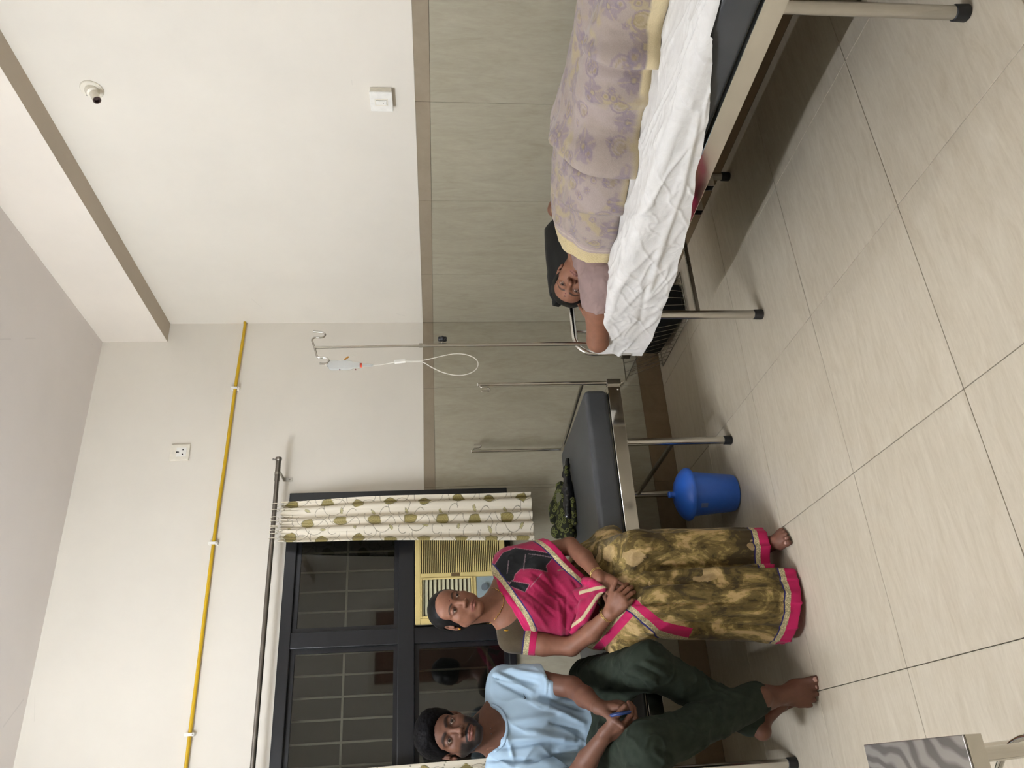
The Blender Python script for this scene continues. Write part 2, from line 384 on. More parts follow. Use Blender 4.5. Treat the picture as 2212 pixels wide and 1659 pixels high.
bm = B(); lathe(bm, [(.0128, .0605), (.0152, .0605), (.0150, .0635), (.0105, .0640), (.0105, .05), (0, .05)], n=28); lathe(bm, [(0, .0505), (.004, .0505), (.004, .057), (0, .057)], n=12); bmesh.ops.rotate(bm, cent=(0, 0, 0), matrix=A, verts=bm.verts); bmesh.ops.translate(bm, verts=bm.verts, vec=(-.004, 0, 0)); obj('contact_ring', bm, simple('brown_contact', '#4a3a36', .4), s, autos=.5)
bm = B(); q = bmesh.ops.create_uvsphere(bm, u_segments=10, v_segments=6, radius=.0035)['verts']; bmesh.ops.translate(bm, verts=q, vec=(-.0215, .010, .018)); obj('screw', bm, MT['dark_hole'], s)
# ceiling fan above the beds (just out of frame; its blades shade the ceiling)
f = thing('ceiling_fan', 'white three-blade ceiling fan above the middle of the room', 'ceiling fan', (-1.5, -2.15, 2.93))
bm = B(); lathe(bm, [(0, .29), (.05, .29), (.055, .25), (.012, .23), (.012, .05), (.08, .04), (.1, 0), (.1, -.03), (.05, -.06), (0, -.06)], n=32); obj('motor', bm, MT['white_plastic'], f, autos=.5)
for k in range(3):
    a = k*2*PI/3+.35
    bm = B(); box(bm, (.36, 0, -.01), (.5, .12, .004), Matrix.Rotation(.18, 4, 'X')); bmesh.ops.rotate(bm, cent=(0, 0, 0), matrix=Matrix.Rotation(a, 3, 'Z'), verts=bm.verts); obj('blade', bm, MT['white_plastic'], f, bevel=.0015)
# the two fluorescent batten lights (the only lamps in the room)
for (x, y, z), lb, pw in ((TUBE1, 'white batten tube light high on the left wall', 21.5), (TUBE2, 'white batten tube light on the right wall behind the camera', 4.5)):
    wx = LX if x < -1 else 0; sg = 1 if x < -1 else -1
    tl = thing('tube_light', lb, 'light', (wx, y, z))
    bm = B(); boxmm(bm, (0, -.61, -.035), (sg*.032, .61, .035)); obj('batten', bm, MT['white_plastic'], tl, bevel=.004)
    for q in (-.595, .595):
        bm = B(); boxmm(bm, (sg*.033, q-.012, -.018), (sg*.085, q+.012, .018)); obj('tube_holder', bm, MT['white_plastic'], tl, bevel=.003)
    t = NT('tube_glow'); em = t.n('ShaderNodeEmission'); em.inputs[0].default_value = (1, 1.06, 1.16, 1); em.inputs[1].default_value = pw*10
    t.t.links.new(em.outputs[0], t.out.inputs[0])
    bm = B(); tube(bm, [(x-wx, -.583, 0), (x-wx, .583, 0)], .013, 16); obj('tube', bm, t.m, tl, smooth=True)
# ---------------------------------------------------------------- beds
def rounded_slab(a, b, r, crown=0.0, nseg=4, dimples=()):
    bm = B(); boxmm(bm, a, b)
    bmesh.ops.bevel(bm, geom=list(bm.edges), offset=r, segments=nseg, profile=.5, affect='EDGES')
    return bm
def bed_common(t, W, L, leg_in, T_):
    """local frame: +x across (0 = near side), +y towards the foot"""
    S = MT['mirror_steel']
    def P(bm, n, m, **k):
        bmesh.ops.transform(bm, matrix=T_, verts=bm.verts); return wobj(n, bm, m, t, **k)
    for x0 in (0, W-.025):
        bm = B(); boxmm(bm, (x0, .012, .492), (x0+.025, L, .552)); P(bm, 'side_rail', S, bevel=.002)
    for y in (.012, L-.025):
        bm = B(); boxmm(bm, (.025, y, .492), (W-.025, y+.025, .552)); P(bm, 'end_rail', S, bevel=.002)
    for y in (.035, L-.035):                                           # rivets
        bm = B(); q = bmesh.ops.create_uvsphere(bm, u_segments=10, v_segments=6, radius=.005)['verts']; bmesh.ops.translate(bm, verts=q, vec=(.0, y, .505)); P(bm, 'rivet', MT['stainless_steel'])
    for y in (leg_in, L-leg_in):
        for x in (.035, W-.035):
            bm = B(); tube(bm, [(x, y, .034), (x, y, .495)], .0175, 20)
            lg = P(bm, 'leg', MT['stainless_steel'], autos=.8)
            bm = B(); tube(bm, [(x, y, 0), (x, y, .003), (x, y, .036), (x, y, .038)], [.019, .0215, .0205, .018], 20)
            bmesh.ops.transform(bm, matrix=T_, verts=bm.verts); c = wobj('rubber_foot', bm, MT['black_rubber'], t, autos=.8)
            mw = c.matrix_parent_inverse.copy(); c.parent = lg; c.matrix_parent_inverse = mw if False else Matrix.Identity(4)
            c.matrix_parent_inverse = lg.matrix_parent_inverse.inverted() @ lg.matrix_parent_inverse
            bpy.context.view_layer.update(); c.matrix_parent_inverse = (lg.matrix_world).inverted()
        bm = B(); boxmm(bm, (.045, y-.008, .262), (W-.045, y+.008, .278)); P(bm, 'cross_bar', MT['dull_steel'], bevel=.002)
    return P
# bed 1: along the right wall, head towards the window wall
BX0, BW, BL1 = -.862, .81, 1.90
t1 = thing('examination_bed', 'stainless steel bed along the right wall carrying the lying patient', 'bed', (BX0+BW/2, -1.135-BL1/2, 0))
T1 = Matrix.Translation((BX0, -1.135, 0)) @ Matrix(((1, 0, 0, 0), (0, -1, 0, 0), (0, 0, 1, 0), (0, 0, 0, 1)))
P1 = bed_common(t1, BW, BL1, .245, T1)
bm = rounded_slab((.006, .02, .553), (BW-.01, BL1-.01, .662), .022); P1(bm, 'mattress', MT['rexine_grey'], smooth=True)
for y in (1.035, .918):                                                # open square tube ends under the near rail
    bm = B(); a = .0125
    for p, q in (((.004, y-a, .466), (BW-.01, y+a, .4675)), ((.004, y-a, .4905), (BW-.01, y+a, .492)), ((.004, y-a, .4675), (BW-.01, y-a+.0015, .4905)), ((.004, y+a-.0015, .4675), (BW-.01, y+a, .4905))): boxmm(bm, p, q)
    P1(bm, 'cross_tube', MT['stainless_steel'])
# head loop
z1, r_ = .740, .0125
path = [(.0, -.004, .515)] + [(.0, -.004, .64)] + arc((.075, -.004, .665), .075, PI, PI/2, (1, 0, 0), (0, 0, 1), 8)[0:] + [(W_, -.004, .740) for W_ in (.3, BW-.3)] + arc((BW-.075, -.004, .665), .075, PI/2, 0, (1, 0, 0), (0, 0, 1), 8) + [(BW, -.004, .64), (BW, -.004, .515)]
bm = B(); tube(bm, path, r_, 16); P1(bm, 'head_loop', MT['mirror_steel'], autos=.8)
for x in (.107, BW-.107):
    bm = B(); tube(bm, [(x, -.004, .52), (x, -.004, .735)], .006, 12); P1(bm, 'loop_bar', MT['stainless_steel'], autos=.8)
for x in (0, BW):
    bm = B(); boxmm(bm, (x-.020, -.022, .505), (x+.020, .012, .545)); P1(bm, 'corner_bracket', MT['stainless_steel'], bevel=.002)
# IV pole clamped at the near head corner: a thing of its own
ivp = thing('drip_stand_pole', 'tall thin steel drip pole with double hook at the head of the patient bed', 'drip pole', (-.835, -1.162, .50))
def wtube(name, path, r, m, parent, n=12, **k):
    bm = B(); tube(bm, path, r, n); return wobj(name, bm, m, parent, autos=.8, **k)
yI = -1.162
wtube('lower_tube', [(-.832, yI, .50), (-.834, yI, 1.405)], .0085, MT['mirror_steel'], ivp, 16)
wtube('collar', [(-.834, yI, 1.395), (-.834, yI, 1.408)], .0095, MT['stainless_steel'], ivp, 16)
wtube('upper_tube', [(-.834, yI, 1.40), (-.8395, yI, 1.838)], .0058, MT['mirror_steel'], ivp, 14)
pth = [(-.787, yI, 1.836), (-.787, yI, 1.818)] + arc((-.776, yI, 1.808), .011, PI, 2*PI, (1, 0, 0), (0, 0, 1), 6)
hk = smooth_path([(-.763, yI, 1.846), (-.765, yI, 1.822), (-.768, yI, 1.806), (-.778, yI, 1.797), (-.789, yI, 1.803), (-.792, yI, 1.818), (-.791, yI, 1.834), (-.797, yI, 1.846), (-.809, yI, 1.848), (-.842, yI, 1.836), (-.868, yI, 1.829), (-.882, yI, 1.824), (-.887, yI, 1.815), (-.887, yI, 1.798), (-.892, yI, 1.784), (-.903, yI, 1.776), (-.914, yI, 1.781), (-.9165, yI, 1.795), (-.9165, yI, 1.812)], 4)
wtube('double_hook', hk, .0042, MT['stainless_steel'], ivp, 10)
kb = [(-.834, yI, 1.312), (-.812, yI, 1.311)]
wtube('knob_screw', kb, .003, MT['stainless_steel'], ivp)
bm = B(); prof = []
n = 60
for zz, rr in ((0, .008), (.004, .016), (.010, .019), (.016, .017), (.019, .010)):
    prof.append([bm.verts.new((zz, (rr*(1+.16*math.cos(6*2*PI*k/n)))*math.cos(2*PI*k/n), (rr*(1+.16*math.cos(6*2*PI*k/n)))*math.sin(2*PI*k/n))) for k in range(n)])
for a, b in zip(prof, prof[1:]):
    for k in range(n): bm.faces.new((a[k], a[(k+1) % n], b[(k+1) % n], b[k]))
bm.faces.new(prof[0]); bm.faces.new(prof[-1]); bmesh.ops.translate(bm, verts=bm.verts, vec=(-.815, yI, 1.311)); wobj('star_knob', bm, MT['black_plastic'], ivp, autos=.9)
# hanging bottle and drip line
t = NT('clear_plastic'); t.p(rough=.06, trans=.84, ior=1.15, spec=.6); t.col('#eef3f6')
t = NT('milky_plastic'); t.p(rough=.3, trans=.25, ior=1.3); t.col('#e9e6dc')
simple('orange_red', '#d24a2c', .4); simple('amber', '#b98232', .4)
bt = thing('drip_bottle', 'small clear plastic drip bottle hanging upside down from the pole hook', 'bottle', (-.925, yI, 1.70))
prof = [(0, .082), (.004, .084), (.006, .080), (.012, .076), (.0195, .070), (.021, .062), (.0205, .040), (.0185, .030), (.0205, .020), (.021, -.004), (.016, -.020), (.012, -.030), (.0125, -.036), (.0135, -.047), (.0115, -.052), (0, -.052)]
bm = B(); lathe(bm, prof, n=28); wobj('bottle_body', bm, MT['clear_plastic'], bt, autos=.9)
for o_ in [bt.children[-1]]: o_.location = bt.location; o_.matrix_parent_inverse = Matrix.Translation(-Vector(bt.location))
bm = B(); tube(bm, arc((-.921, yI, 1.783), .006, 0, 2*PI, (0, 1, 0), (0, 0, 1), 14)[:-1], .0014, 8, closed=True); wobj('hanger_loop', bm, MT['milky_plastic'], bt, smooth=True)
bm = B(); lathe(bm, [(0, 0), (.009, 0), (.0095, -.009), (.0, -.009)], c=(-.926, yI, 1.650), n=20); wobj('red_cap', bm, MT['orange_red'], bt, autos=.6)
simple('dark_red_mark', '#5c2030', .5)
for z_ in (1.666, 1.730):
    bm = B(); boxmm(bm, (-.9475, yI-.004, z_-.002), (-.9445, yI+.004, z_+.002)); wobj('label_mark', bm, MT['dark_red_mark'], bt)
wtube('needle_vent', [(-.906, yI-.012, 1.712), (-.893, yI-.014, 1.695)], .0035, MT['amber'], bt)
wtube('vent_tip', [(-.893, yI-.014, 1.695), (-.884, yI-.014, 1.668)], .0014, MT['milky_plastic'], bt)
dl = thing('drip_line', 'clear infusion tube with white roller clamp and open loop below the bottle', 'tube', (-.92, yI, 1.64))
wtube('drip_chamber', [(-.926, yI, 1.641), (-.926, yI, 1.636), (-.927, yI, 1.602), (-.927, yI, 1.596)], [.004, .0062, .0062, .003], MT['clear_plastic'], dl, 14)
tp = smooth_path([(-.927, yI, 1.598), (-.923, yI, 1.56), (-.915, yI, 1.52), (-.908, yI, 1.475), (-.9085, yI, 1.435), (-.907, yI, 1.40), (-.897, yI, 1.355), (-.885, yI, 1.31), (-.876, yI, 1.262), (-.880, yI, 1.215), (-.898, yI, 1.178), (-.925, yI, 1.165), (-.955, yI, 1.178), (-.974, yI, 1.215), (-.977, yI, 1.262), (-.962, yI, 1.315), (-.937, yI, 1.36), (-.914, yI, 1.395), (-.9105, yI+.004, 1.43), (-.9105, yI+.004, 1.48)], 6)
wtube('tubing', tp, .0021, MT['milky_plastic'], dl, 8)
bm = B(); box(bm, (-.909, yI, 1.487), (.014, .012, .046), Matrix.Rotation(-.12, 4, 'Y')); wobj('roller_clamp', bm, MT['white_plastic'], dl, bevel=.002)
# bed 2: along the back wall, head end towards the corner
B2X, B2L, B2W = -.862, 1.90, .795
t2 = thing('examination_bed', 'stainless steel bed under the window, the woman and man sitting on its edge', 'bed', (B2X-B2L/2, -.852+B2W/2, 0))
T2 = Matrix.Translation((B2X, -.852, 0)) @ Matrix(((0, -1, 0, 0), (1, 0, 0, 0), (0, 0, 1, 0), (0, 0, 0, 1)))
P2 = bed_common(t2, B2W, B2L, .285, T2)
bm = rounded_slab((.006, .030, .553), (B2W-.012, B2L-.01, .662), .024); P2(bm, 'mattress', MT['rexine_grey'], smooth=True)
bm = B(); tube(bm, [(.0, .002, .668), (B2W-.0, .002, .650)], .009, 14); P2(bm, 'head_bar', MT['mirror_steel'], autos=.8)
bm = B(); boxmm(bm, (-.014, -.014, .488), (.014, .016, .556)); P2(bm, 'corner_bracket', MT['stainless_steel'], bevel=.003)
bm = B(); boxmm(bm, (B2W-.014, -.014, .488), (B2W+.014, .016, .556)); P2(bm, 'corner_bracket', MT['stainless_steel'], bevel=.003)
def hook(bm, x, y, z, dx, dy):
    # S hook leaving the pole top sideways
    D = lambda s, zz: (x+dx*s, y+dy*s, z+zz)
    tube(bm, smooth_path([D(0, 0), D(.010, .000), D(.017, -.006), D(.019, -.018), D(.022, -.036), D(.030, -.043), D(.037, -.036), D(.038, -.018), D(.038, -.004)], 4), .0038, 10)
for (x, dx, dy, lb) in ((.0, -.0, .9, 'near'), (B2W, 0, -1, 'far')):
    r0 = .0088
    pl = thing('bed_pole', 'short steel hook pole at the near head corner of the window bed' if lb == 'near' else 'short steel hook pole at the far head corner of the window bed, against the wall', 'pole', T2 @ Vector((x, 0, .556)), 0, 'hook poles of the window bed')
    bm = B(); tube(bm, [(x, 0, .480), (x, 0, 1.150)], r0, 16); bmesh.ops.transform(bm, matrix=T2, verts=bm.verts); wobj('pole_tube', bm, MT['mirror_steel'], pl, autos=.8)
    bm = B(); tube(bm, [(x, 0, 1.148), (x, 0, 1.1515)], r0*.8, 16); bmesh.ops.transform(bm, matrix=T2, verts=bm.verts); wobj('pole_cap', bm, MT['white_plastic'], pl)
    bm = B(); hook(bm, x, 0, 1.140, dx, dy); bmesh.ops.transform(bm, matrix=T2, verts=bm.verts); wobj('hook', bm, MT['stainless_steel'], pl, smooth=True)
    bm = B(); tube(bm, [(x, 0, .474), (x, 0, .484)], .006, 10); bmesh.ops.transform(bm, matrix=T2, verts=bm.verts); wobj('pole_bolt', bm, MT['dull_steel'], pl)

# ---------------------------------------------------------------- blue bin
simple('blue_plastic', '#2f63c4', .36, var=.03)
bn = thing('waste_bin', 'round blue plastic bin with a domed lid under the window bed', 'bin', (-1.372, -.735, 0))
bm = B(); lathe(bm, [(0, .002), (.074, .002), (.080, .006), (.084, .02), (.100, .205), (.101, .222), (.098, .222), (.097, .205), (.081, .022), (0, .012)], n=56); obj('bin_body', bm, MT['blue_plastic'], bn, autos=.7)
bm = B(); lathe(bm, [(.102, .212), (.118, .214), (.1195, .220), (.1185, .226), (.112, .236), (.095, .252), (.066, .268), (.030, .277), (.018, .279), (.014, .283), (.0125, .297), (.016, .303), (.014, .307), (0, .308)], n=56)
ld = obj('bin_lid', bm, MT['blue_plastic'], bn, autos=.9)
bm = B(); box(bm, (-.075, -.064, .172), (.022, .002, .030), Matrix.Rotation(math.radians(-48), 4, 'Z')); obj('bin_label', bm, simple('worn_label', '#5d6f9a', .6), bn)

# ---------------------------------------------------------------- wire basket in the corner
bk = thing('wire_basket', 'wire basket on the floor in the corner behind the bed head', 'basket', (-.22, -.36, 0))
bx0, bx1, by0, by1 = -.362, -.07, -.612, -.085          # bottom
tx0, tx1, ty0, ty1, tz = -.432, -.035, -.665, -.045, .232  # rim
wire = MT['dull_steel']
wtube('rim', [(tx0, ty0, tz), (tx1, ty0, tz), (tx1, ty1, tz), (tx0, ty1, tz)], .0035, simple('basket_wire', '#9b968a', .35, 1), bk) 
bk.children[0].data.materials[0] = MT['basket_wire']
o_ = bk.children[0]; bpy.data.objects.remove(o_)
def rect(bm, a, b, c, d, z, r): tube(bm, [(a, c, z), (b, c, z), (b, d, z), (a, d, z)], r, 8, closed=True)
bm = B(); rect(bm, tx0, tx1, ty0, ty1, tz, .0035); wobj('rim', bm, MT['basket_wire'], bk, smooth=True)
bm = B(); rect(bm, bx0, bx1, by0, by1, .012, .003); wobj('base_frame', bm, MT['basket_wire'], bk, smooth=True)
def L_(a, b, t): return a+(b-a)*t
for k in range(1, 12):
    u = k/12
    for s in (0, 1):
        xb, xt = (bx0, tx0) if s == 0 else (bx1, tx1)
        wtube('wire', [(xb, L_(by0, by1, u), .012), (xt, L_(ty0, ty1, u), tz)], .0017, MT['basket_wire'], bk, 6)
for k in range(1, 7):
    u = k/7
    for s in (0, 1):
        yb, yt = (by0, ty0) if s == 0 else (by1, ty1)
        wtube('wire', [(L_(bx0, bx1, u), yb, .012), (L_(tx0, tx1, u), yt, tz)], .0017, MT['basket_wire'], bk, 6)
    wtube('wire', [(L_(bx0, bx1, u), by0, .012), (L_(bx0, bx1, u), by1, .012)], .0017, MT['basket_wire'], bk, 6)
bm = B(); box(bm, (-.215, -.36, .105), (.20, .44, .17), Matrix.Rotation(.08, 4, 'X')); o = obj('black_case', bm, MT['rexine_black'], None, bevel=.02, seg=3); tag(o, 'glossy black case lying inside the wire basket', 'case')
for f_ in o.data.polygons: f_.use_smooth = True

# ---------------------------------------------------------------- air conditioner in the window
simple('ac_cream', '#d2bf80', .4, var=.05, scale=8); simple('ac_vane', '#b5b295', .45); simple('ac_dark', '#141109', .7); simple('ac_grey', '#9f9d92', .4)
simple('ac_panel_blue', '#8c9c9f', .3); simple('ac_knob', '#5f6a70', .4)
ac = thing('air_conditioner', 'yellowed cream window air conditioner in the lower right window bay', 'air conditioner', (-1.44, .05, 1.0))
ax0, ax1, az0, az1, ay = -1.766, -1.105, .998, 1.456, -.062
def aobj(n, a, b, m, bev=.002, par=None, **k):
    bm = B(); boxmm(bm, a, b); return wobj(n, bm, m, ac, bevel=bev, **k) if par is None else None
aobj('casing', (ax0+.006, -.038, az0+.006), (ax1-.006, .35, az1-.002), MT['ac_grey'])
# front frame pieces
ix0, ix1 = ax0+.030, ax1-.035
zt, zb = az1-.026, az0+.060
xs_ = -1.540
for a, b in (((ax0, ay, zt), (ax1, -.033, az1)), ((ax0, ay, az0), (ax1, -.033, az0+.028)), ((ax0, ay, az0+.028), (ix0-.004, -.033, zt)), ((ax1-.03, ay, az0+.028), (ax1, -.033, zt)), ((xs_-.004, ay, az0+.028), (xs_+.020, -.033, zt)), ((ix0-.004, ay, 1.150), (xs_-.004, -.033, 1.168))):
    aobj('front_frame', a, b, MT['ac_cream'], .003)
aobj('inner_dark', (ix0-.004, -.041, az0+.02), (ax1-.025, -.036, zt+.004), MT['ac_dark'], 0)
bm = B()
z = az0+.034
while z < zt-.002:
    boxmm(bm, (xs_+.020, ay+.002, z), (ax1-.03, ay+.016, z+.0052)); z += .0096
o = wobj('intake_grille', bm, MT['ac_cream'], ac); o['kind'] = 'stuff'
for k in range(12):
    z = 1.187+k*.0213
    bm = B(); box(bm, ((ix0+xs_)/2-.003, ay+.010, z), (xs_-ix0-.016, .020, .0035 if k % 4 else .005), Matrix.Rotation(math.radians(48), 4, 'X')); wobj('vane', bm, MT['ac_vane'], ac)
bm = B()
x0, x1, z0, z1 = ix0-.004, xs_-.004, 1.168, zt
for a, b in (((x0, ay-.006, z0), (x1, ay+.002, z0+.009)), ((x0, ay-.006, z1-.009), (x1, ay+.002, z1)), ((x0, ay-.006, z0+.009), (x0+.009, ay+.002, z1-.009)), ((x1-.009, ay-.006, z0+.009), (x1, ay+.002, z1-.009))): boxmm(bm, a, b)
wobj('outlet_bezel', bm, MT['ac_cream'], ac, bevel=.002)
aobj('control_panel', (ix0-.004, ay+.004, az0+.028), (xs_-.004, -.035, 1.150), MT['ac_panel_blue'])
for x_, z_ in ((-1.60, 1.11), (-1.60, 1.055)):
    bm = B(); tube(bm, [(x_, ay+.004, z_), (x_, ay-.012, z_)], .016, 24); wobj('control_knob', bm, MT['ac_knob'], ac, autos=.6)
aobj('brand_plate', (xs_+.001, ay-.002, 1.232), (xs_+.017, ay, 1.275), simple('ac_plate', '#5a4526', .4), .0005)
# ---------------------------------------------------------------- steel stool at the left edge
st = thing('steel_stool', 'square stainless steel stool in the bottom left foreground', 'stool', (-2.63, -2.42, 0))
t = NT('swirled_steel'); P = t.pos(); n = t.noise(P, 3.5, 5, .55, 4.5)
wv = t.n('ShaderNodeTexWave'); t.t.links.new(t.mapping(P, (1, 1, 1), (0, 0, .5)), wv.inputs['Vector']); wv.inputs['Scale'].default_value = 9; wv.inputs['Distortion'].default_value = 14; wv.inputs['Detail'].default_value = 2; wv.inputs['Detail Scale'].default_value = .7
t.col(t.ramp(wv.outputs['Color'], [(.2, '#77736f'), (.8, '#a5a09b')])); t.p(metal=.85, rough=.30)
sx0, sx1, sy0, sy1, szt = -2.81, -2.455, -2.60, -2.245, .45
bm = B(); boxmm(bm, (sx0, sy0, szt-.004), (sx1, sy1, szt)); wobj('seat', bm, MT['swirled_steel'], st, bevel=.0015)
bm = B()
for a, b in (((sx0, sy0, szt-.034), (sx1, sy0+.003, szt-.004)), ((sx0, sy1-.003, szt-.034), (sx1, sy1, szt-.004)), ((sx0, sy0+.003, szt-.034), (sx0+.003, sy1-.003, szt-.004)), ((sx1-.003, sy0+.003, szt-.034), (sx1, sy1-.003, szt-.004))): boxmm(bm, a, b)
wobj('seat_apron', bm, MT['mirror_steel'], st)
for x_, sx_ in ((sx0+.035, -1), (sx1-.035, 1)):
    for y_, sy_ in ((sy0+.035, -1), (sy1-.035, 1)):
        wtube('leg', [(x_, y_, szt-.01), (x_+.02*sx_, y_+.02*sy_, .0)], .0125, MT['mirror_steel'], st, 16)
bm = B(); tube(bm, arc((-2.632, -2.422, .20), .17, 0, 2*PI, (1, 0, 0), (0, 1, 0), 40)[:-1], .007, 10, closed=True); wobj('foot_ring', bm, MT['mirror_steel'], st, smooth=True)
# ---------------------------------------------------------------- soft-shape modelling (signed distance fields meshed with openvdb)
import openvdb
def v3(p): return np.array(p, dtype=np.float32)
def rc(a, b, ra, rb=None, k=.02, op='u', flat=None): return dict(t='rc', a=v3(a), b=v3(b), ra=ra, rb=ra if rb is None else rb, k=k, op=op, flat=flat)
def el(c, r, k=.02, op='u', R=None): return dict(t='el', c=v3(c), r=v3(r), k=k, op=op, R=np.eye(3, dtype=np.float32) if R is None else np.array(R, dtype=np.float32))
def chain(P, Rr, k=.02, flat=None): return [rc(P[i], P[i+1], Rr[i], Rr[i+1], k, 'u', flat) for i in range(len(P)-1)]
def plane(c, n, k=.0): n = v3(n); return dict(t='pl', c=v3(c), n=n/np.linalg.norm(n), k=k, op='i')      # keeps the side away from n
def sub(p): q = dict(p); q['op'] = 's'; return q
def mir(ps):
    out = []
    for p in ps:
        out.append(p); q = dict(p)
        for kk in ('a', 'b', 'c'):
            if kk in q: q[kk] = q[kk]*v3((-1, 1, 1))
        if 'R' in q: S = np.diag([-1, 1, 1]).astype(np.float32); q['R'] = S @ q['R'] @ S
        if q.get('flat') is not None: q['flat'] = (q['flat'][0]*v3((-1, 1, 1)), q['flat'][1])
        out.append(q)
    return out
def place(ps, R, o, s=1.0):
    R = np.array(R, dtype=np.float32); o = v3(o); out = []
    for p in ps:
        q = dict(p)
        for kk in ('a', 'b', 'c'):
            if kk in q: q[kk] = R @ (q[kk]*s) + o
        if 'n' in q: q['n'] = R @ q['n']
        if 'R' in q: q['R'] = R @ q['R']; q['r'] = q['r']*s
        if 'ra' in q: q['ra'] = q['ra']*s; q['rb'] = q['rb']*s
        if q.get('flat') is not None: q['flat'] = (R @ v3(q['flat'][0]), q['flat'][1])
        q['k'] = q['k']*s
        out.append(q)
    return out
def pdist(p, P):
    if p['t'] == 'rc':
        a = p['a']; ba = p['b']-a; Q = P-a
        if p['flat'] is not None:
            n, f = p['flat']; n = v3(n); Q = Q + (Q@n)[..., None]*n*(1/f-1); ba = ba + n*(ba@n)*(1/f-1)
        t = np.clip((Q@ba)/max(float(ba@ba), 1e-9), 0, 1)
        return np.linalg.norm(Q-t[..., None]*ba, axis=-1) - (p['ra']+(p['rb']-p['ra'])*t)
    if p['t'] == 'el':
        Q = (P-p['c'])@p['R']; k0 = np.linalg.norm(Q/p['r'], axis=-1); k1 = np.linalg.norm(Q/(p['r']**2), axis=-1)+1e-9
        return k0*(k0-1)/k1
    if p['t'] == 'pl': return (P-p['c'])@p['n']
    if p['t'] == 'fn': return p['f'](P)
def pbox(p):
    if p['t'] == 'rc': m = max(p['ra'], p['rb']); return np.minimum(p['a'], p['b'])-m, np.maximum(p['a'], p['b'])+m
    if p['t'] == 'el': e = np.abs(p['R'])@p['r']; return p['c']-e, p['c']+e
    return None
def field(ps, lo, hi, h):
    lo = v3(lo); n = [int(math.ceil((hi[i]-lo[i])/h))+1 for i in range(3)]
    F = np.full(n, .3, dtype=np.float32)
    ax = [lo[i]+h*np.arange(n[i], dtype=np.float32) for i in range(3)]
    for p in ps:
        bb = pbox(p); k = max(p['k'], 1e-5); pad = k+5*h
        if bb is None: i0, i1 = [0]*3, n
        else:
            i0 = [max(0, int((bb[0][i]-pad-lo[i])/h)) for i in range(3)]; i1 = [min(n[i], int((bb[1][i]+pad-lo[i])/h)+2) for i in range(3)]
            if any(i1[i] <= i0[i] for i in range(3)): continue
        P = np.stack(np.meshgrid(*[ax[i][i0[i]:i1[i]] for i in range(3)], indexing='ij'), axis=-1)
        d = pdist(p, P); sl = tuple(slice(i0[i], i1[i]) for i in range(3)); A = F[sl]
        if p['op'] == 'u': hh = np.maximum(k-np.abs(A-d), 0)/k; F[sl] = np.minimum(A, d)-hh*hh*k/4
        else:
            if p['op'] == 's': d = -d
            hh = np.maximum(k-np.abs(A-d), 0)/k; F[sl] = np.maximum(A, d)+hh*hh*k/4
    return F, lo
def mesh_of(ps, h, lo=None, hi=None):
    if lo is None:
        bb = [pbox(p) for p in ps if p['op'] == 'u']; lo = np.min([b[0] for b in bb], axis=0)-.03; hi = np.max([b[1] for b in bb], axis=0)+.03
    F, lo = field(ps, lo, hi, h)
    np.clip(F, -4*h, 4*h, out=F)
    g = openvdb.FloatGrid(4*h); g.copyFromArray(F); V, Q = g.convertToQuads(0.0)
    V = V.astype(np.float64)*h+lo; Q = np.asarray(Q).astype(np.int64)
    # outward winding
    a, b, c = V[Q[:, 0]], V[Q[:, 1]], V[Q[:, 2]]
    vol = np.einsum('ij,ij->i', a, np.cross(b-a, c-a)+np.cross(c-a, V[Q[:, 3]]-a)).sum()
    if vol < 0: Q = Q[:, ::-1]
    return V, Q
def body_mesh(ps, h, fine=()):
    """one surface; finer cells inside the boxes (lo, hi, h)"""
    V, Q = mesh_of(ps, h); cen = V[Q].mean(axis=1); keep = np.ones(len(Q), bool)
    for lo, hi, hf in fine: keep &= ~np.all((cen > v3(lo)+h*.4) & (cen < v3(hi)-h*.4), axis=1)
    Vs, Qs = [V], [Q[keep]]; off = len(V); done = []
    for lo, hi, hf in fine:
        V2, Q2 = mesh_of(ps, hf, v3(lo)-4*hf, v3(hi)+4*hf); cen = V2[Q2].mean(axis=1)
        kp = np.all((cen > v3(lo)) & (cen < v3(hi)), axis=1)
        for lo3, hi3 in done: kp &= ~np.all((cen > v3(lo3)) & (cen < v3(hi3)), axis=1)
        done.append((lo, hi)); Vs.append(V2); Qs.append(Q2[kp]+off); off += len(V2)
    V = np.concatenate(Vs); Q = np.concatenate(Qs)
    used = np.unique(Q); re = np.zeros(len(V), np.int64); re[used] = np.arange(len(used)); return V[used], re[Q]
def vnormals(V, Q):
    a, b, c, d = (V[Q[:, i]] for i in range(4)); n = np.cross(c-a, d-b); N = np.zeros_like(V)
    for i in range(4): np.add.at(N, Q[:, i], n)
    return N/np.maximum(np.linalg.norm(N, axis=1, keepdims=True), 1e-12)
def segd(P, a, b):
    a, b = np.array(a, float), np.array(b, float); ba = b-a; t = np.clip((P-a)@ba/(ba@ba), 0, 1)
    return np.linalg.norm(P-a-t[:, None]*ba, axis=1), t
def polyd(P, pts):
    D = np.full(len(P), 9.); 
    for i in range(len(pts)-1): D = np.minimum(D, segd(P, pts[i], pts[i+1])[0])
    return D
def hash3(i): 
    x = np.sin(i@np.array([127.1, 311.7, 74.7]))*43758.5453; return x-np.floor(x)
def vnoise(P, s):
    Q = P*s; i = np.floor(Q); f = Q-i; f = f*f*(3-2*f); r = 0
    for dx in (0, 1):
        for dy in (0, 1):
            for dz in (0, 1):
                wgt = (f[:, 0] if dx else 1-f[:, 0])*(f[:, 1] if dy else 1-f[:, 1])*(f[:, 2] if dz else 1-f[:, 2])
                r = r + wgt*hash3(i+np.array([dx, dy, dz]))
    return r*2-1
